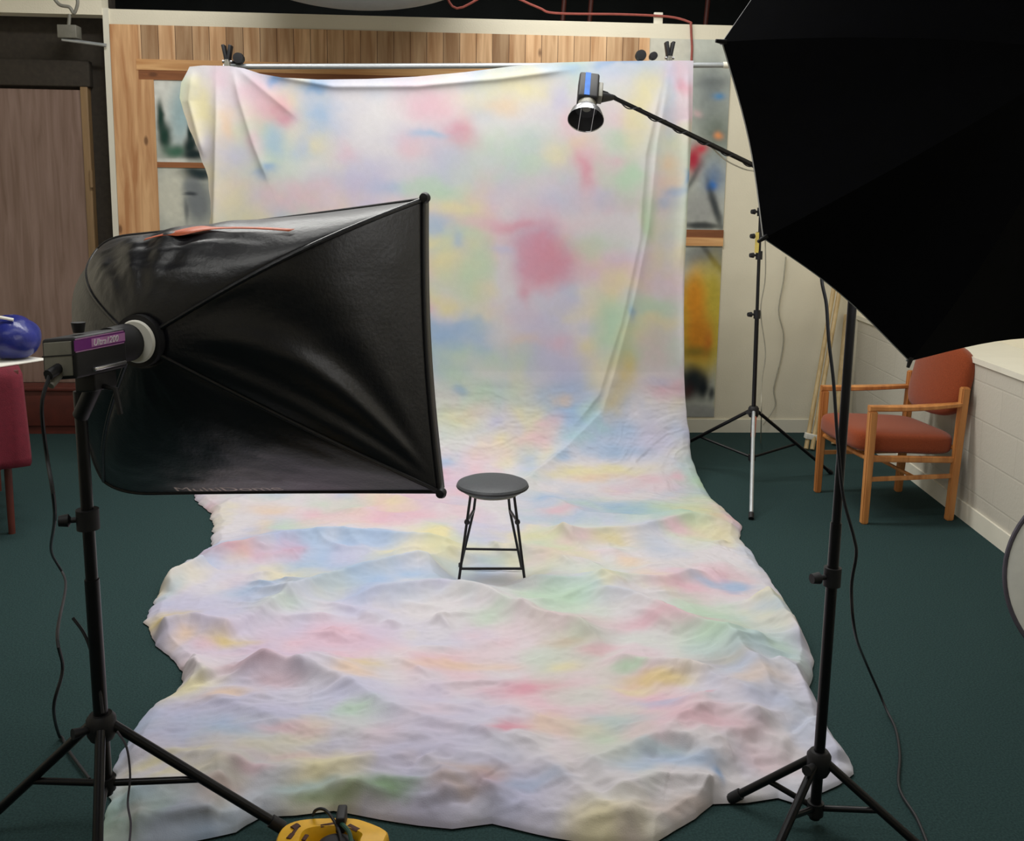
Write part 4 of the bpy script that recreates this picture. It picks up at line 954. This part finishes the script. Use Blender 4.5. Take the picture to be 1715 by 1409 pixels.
obj('plug', tube([bc_-sn*hl-Vector((0, 0, .02)), bc_-sn*(hl+.035)-Vector((0, 0, .03))], .012, 10), M['blackp'], fh)
obj('plug', tube([bc_-sn*hl-Vector((0, 0, .035)), bc_-sn*(hl+.03)-Vector((0, 0, .055))], .009, 10), M['greyp'], fh)
# small umbrella style light lying along the lower edge: printed name on the bottom panel
nm_ = text_part('printed_name', 'MultiDome', 1, (0, 0, 0), (1, 0, 0), (0, 1, 0), M['tan'], None, ext=0, label='pale lettering along the lower edge')
xs_ = [v.co.x for v in nm_.data.vertices]; wx_ = max(xs_); nm_.parent = sb
for v in nm_.data.vertices: v.co = side_pt(2, .70-.34*v.co.x/wx_, .80+.085*(1-v.co.y), .016)-base(sb)

# ------------------------------------------------------------------ cords in the foreground
def cord(pts, label, r=.0045, m_='cord'):
    q = smooth_path(pts)
    for p in q: p.z = max(p.z, r+.002)
    return tag(obj('power_cord', tube(q, r, 8), M[m_], loc=pts[-1]), label, 'cord')
cord([bc_-sn*(hl+.03)-Vector((0, 0, .03)), W(70, 680, 2.1), W(78, 760, 2.15), W(92, 860, 2.2), F(86, 925, .45), F(110, 975, .3), W(96, 1060, 2.5), W(105, 1120, 2.5), W(90, 1185, 2.5), F(100, 1235, .01), F(118, 1262, .01), F(150, 1305, .01)],
     'black cord drooping from the flash head behind the left stand')
cord([W(122, 1035, 2.33), W(140, 1060, 2.32), W(152, 1090, 2.31), W(166, 1150, 2.30), W(172, 1195, 2.28)], 'short black cord running into the left stand pole', .004)
cord([W(196, 1225, 2.28), W(212, 1252, 2.27), W(218, 1300, 2.27), F(214, 1345, .16), F(219, 1380, .15), F(216, 1420, .14)], 'thin grey cord hanging from the left stand over the hem of the backdrop', .0028, 'rimgrey')
cord([fp+ua*.22, W(1440, 330, 2.40), W(1385, 400, 2.30), W(1376, 462, 2.28), W(1384, 510, 2.28), W(1388, 570, 2.28), W(1396, 640, 2.28), W(1403, 740, 2.28), W(1412, 830, 2.30), W(1430, 900, 2.31), W(1434, 930, 2.31), W(1426, 985, 2.33), W(1432, 1060, 2.36), F(1448, 1105, .22), F(1470, 1155, .08), F(1485, 1190, .02), F(1500, 1222, .008), F(1507, 1265, .008), F(1506, 1320, .008), F(1535, 1370, .008), F(1556, 1420, .008)],
     'long black cord hanging from the umbrella past the right stand to the carpet', .0042)

# ------------------------------------------------------------------ left edge: table with burgundy cloth
YT = 4.0
tx1 = W(46, 640, YT).x; tz = W(30, 612, YT).z
t = thing('side_table', 'table under a burgundy cloth at the left edge of the photo', 'table', (tx1-.45, YT+.35, 0))
tz = W(40, 618, 4.74).z
e0 = W(47, 640, 4.72)
txr = e0.x
# cloth: top and hanging sides with soft pleats
hx, hy = .45, .5; ta = .50; cT, sT = math.cos(ta), math.sin(ta)
def TL_(x, y, z): return Vector((txr-.03+x*cT-y*sT, 4.72+x*sT+y*cT, z))       # table frame, origin = near right corner
tc_ = TL_(-hx, hy, 0); tcx, tcy = tc_.x, tc_.y
def Pc(i, j):
    n_ = 96; a = 2*PI*i/n_; c_, s_ = math.cos(a), math.sin(a)
    q = 16.; k = (abs(c_)**q+abs(s_)**q)**(-1/q)
    if j == 0: return TL_(-hx, hy, tz+.006)
    if j <= 3: r_ = j/3; return TL_(-hx+hx*c_*k*r_, hy+hy*s_*k*r_, tz+.006)
    v = (j-3)/12; pl_ = .018*v*math.sin(a*17+1)+.012*v*math.sin(a*29)
    return TL_(-hx+(hx+.012+pl_+.01*v)*c_*k, hy+(hy+.012+pl_+.01*v)*s_*k, tz+.004-v*(.50+.02*math.sin(3*a)))
bm = grid_bm(Pc, 96, 16, True); bmesh.ops.remove_doubles(bm, verts=bm.verts, dist=1e-5)
clo = tag(solid(obj('tablecloth', bm, M['burg'], None, 'all', loc=(tcx, tcy, tz)), .003), 'burgundy cloth draped over the table at the left edge', 'tablecloth')
t.location = (tcx, tcy, 0)
obj('tabletop', add_box(B(), (tcx, tcy, tz-.016), (hx-.01, hy-.01, .014), Matrix.Rotation(ta, 3, 'Z'), .004), M['dred'], t)
for sx in (-1, 1):
    for sy in (-1, 1):
        p = TL_(-hx+sx*(hx-.08), hy+sy*(hy-.08), 0); obj('leg', tube([p+Vector((0, 0, tz-.03)), p], [.022, .016], 12), M['dred'], t)
# paper and blue bag on it
pp = Vector((txr-.20, 4.88, tz+.012))
tag(obj('paper_sheet', add_box(B(), pp, (.13, .17, .004), Matrix.Rotation(-.5, 3, 'Z'), .002), M['paper'], loc=pp), 'white paper pad lying on the burgundy tablecloth under the blue bag', 'paper')
bgc = Vector((txr-.17, 4.95, tz+.125))
def Pb(i, j):
    a = 2*PI*i/40; b = -PI/2+PI*j/23; n_ = .03*(float(fbm(np.array(math.cos(a)*2.2+5), np.array(math.sin(a)*2.+b*2+9), 3, 2))-.5)
    r_ = 1+n_*4; zz = math.sin(b)*.115; 
    return bgc+Vector((math.cos(b)*math.cos(a)*.14*r_, math.cos(b)*math.sin(a)*.13*r_, max(zz*r_, -.10)))
bm = grid_bm(Pb, 40, 24, True); bmesh.ops.remove_doubles(bm, verts=bm.verts, dist=1e-4)
bag = thing('blue_bag', 'rounded dark blue shiny bag on the burgundy table at the left edge', 'bag', bgc)
obj('body', bm, M['bluev'], bag, 'all')
obj('highlight', tube(smooth_path([bgc+Vector((-.10, -.05, .09)), bgc+Vector((-.03, -.09, .115)), bgc+Vector((.05, -.075, .10))]), .008, 8), M['paper'], bag, label='white highlight on the bag top, built as a strip')  # white strip laid on as the highlight of the shiny bag

# ------------------------------------------------------------------ round white reflector leaning at the right edge
a_, b_, c_ = Vector((0, 0, 0)), None, None
rfY = 3.05; pc = W(1790, 830, 3.0)
rc_ = Vector((W(1683, 880, 3.0).x+.452, 3.0, .405)); Rt = basis(Vector((-.40, -.90, .12)))
t = thing('round_reflector', 'round white collapsible reflector with dark rim standing at the right edge', 'reflector', (rc_.x, rc_.y, .0))
obj('cloth', lathe([(1e-6, -.002), (.368, -.002), (.368, .002), (1e-6, .002)], rc_, Rt@Vector((0, 0, 1)), 64), M['reflw'], t)
obj('rim', add_tube(B(), [rc_+Rt@Vector((.375*math.cos(a), .375*math.sin(a), 0)) for a in np.linspace(0, 2*PI, 73)], .0085, 8), M['rimgrey'], t)

# ------------------------------------------------------------------ yellow cord winder at the bottom edge
yc = F(558, 1440, .06); yz = .0
t = thing('cord_reel', 'yellow plastic cord reel with black slots lying at the bottom edge before the backdrop', 'cord reel', (yc.x, yc.y, 0))
outl = [(455, 1425), (466, 1392), (482, 1378), (510, 1371), (548, 1369), (585, 1369), (612, 1374), (650, 1391), (646, 1410), (640, 1450), (600, 1480), (520, 1480), (462, 1460)]
zt_ = .085
bm = B(); topv = [F(x, y, zt_) for x, y in outl]; cen = sum(topv, Vector())/len(topv)
def ring_at(k, z): return [bm.verts.new(Vector((cen.x+(p.x-cen.x)*k, cen.y+(p.y-cen.y)*k, z))) for p in smooth_path(topv+[topv[0]], 3)[:-1]]
Rg = [ring_at(.97, .0), ring_at(1.0, .02), ring_at(1.0, zt_-.02), ring_at(.985, zt_-.006), ring_at(.95, zt_), ring_at(.55, zt_+.006), ring_at(.50, zt_-.004), ring_at(.42, zt_-.03)]
for A, C2 in zip(Rg, Rg[1:]):
    for i in range(len(A)): bm.faces.new((A[i], A[(i+1) % len(A)], C2[(i+1) % len(A)], C2[i]))
bm.faces.new(Rg[0][::-1]); bm.faces.new(Rg[-1])
obj('housing', bm, M['yellow'], t)
def slot(pts, w_):
    bm = B(); P_ = [F(x, y, zt_+.004) for x, y in pts]; add_tube(bm, P_, w_, 8)
    bmesh.ops.scale(bm, verts=bm.verts, vec=(1, 1, .35), space=Matrix.Translation(-P_[0])); obj('slot', bm, M['slot'], t)
slot([(537, 1384), (559, 1380)], .006); slot([(584, 1383), (600, 1391)], .008); slot([(490, 1388), (500, 1382)], .010); slot([(483, 1405), (490, 1397)], .007); slot([(508, 1408), (514, 1399)], .006); slot([(498, 1386), (488, 1400)], .005)
hubp = F(562, 1418, zt_); obj('hub', lathe([(1e-6, -.05), (.052, -.05), (.052, -.004), (.045, .004), (.03, .008), (1e-6, .008)], hubp, (0, 0, 1), 32), M['blackp'], t)
obj('clip', add_box(B(), F(572, 1372, .10), (.012, .03, .022), None, .005), M['blackp'], t)
tag(obj('wire_loop', tube(smooth_path([F(524, 1366, .07), F(528, 1358, .11), F(538, 1355, .12), F(548, 1360, .115), F(560, 1376, .105), F(570, 1400, .10), F(575, 1440, .10)]), .004, 8), M['cord'], loc=hubp), 'thin black wire loop on top of the yellow reel', 'wire')
tag(obj('power_cord', tube(smooth_path([F(566, 1376, .10), F(576, 1384, .108), F(586, 1398, .108), F(590, 1430, .10), F(590, 1470, .1)]), .0055, 8), M['gcord'], loc=hubp), 'green cord running over the yellow reel', 'cord')
# dark bag of gear the reel sits beside
# ------------------------------------------------------------------ lights
def area(name, loc, target, sx, sy, power, color=(1, 1, 1), shape='RECTANGLE', spread=None):
    d = bpy.data.lights.new(name, 'AREA'); d.shape = shape; d.size = sx; d.size_y = sy; d.energy = power; d.color = color
    if spread: d.spread = math.radians(spread)
    o = bpy.data.objects.new(name, d); COL.objects.link(o); o.location = loc
    o.rotation_euler = (Vector(target)-Vector(loc)).to_track_quat('-Z', 'Y').to_euler(); return o
area('softbox_lamp', fc+sn*.06, fc+sn*2, .72, 1.1, 6, (1, .98, .97))
area('umbrella_lamp', ucen+ua*.03, ucen+ua*2, .8, .8, 6, (1, .98, .96), 'DISK')
area('added_overhead_light', (-.3, 5.1, 3.85), (-.3, 5.1, 0), 3.6, .4, 130, (1, .99, .95))  # unseen overhead light, put in for top-down shading of the folds
area('added_overhead_light', (0, 6.45, 3.85), (0, 6.45, 0), 3.6, .4, 22, (1, .99, .95))  # unseen, added to lift the underlit back wall and mural
area('added_overhead_light', (.4, 3.2, 3.85), (.4, 3.2, 0), 3.6, .4, 38, (1, .99, .95))  # unseen, added to brighten the foreground floor
area('added_overhead_light', (-1.5, 1.0, 3.85), (-1.5, 1.0, 0), 2.4, .8, 34, (1, .99, .95))  # unseen, added to give the softbox top its grey sheen
w = bpy.data.worlds.new('world'); scn.world = w; w.use_nodes = True
w.node_tree.nodes['Background'].inputs[0].default_value = (.6, .66, .8, 1); w.node_tree.nodes['Background'].inputs[1].default_value = .05
vs = scn.view_settings; vs.view_transform = 'Standard'; vs.look = 'None'; vs.exposure = -.12; vs.gamma = 1; vs.use_curve_mapping = False
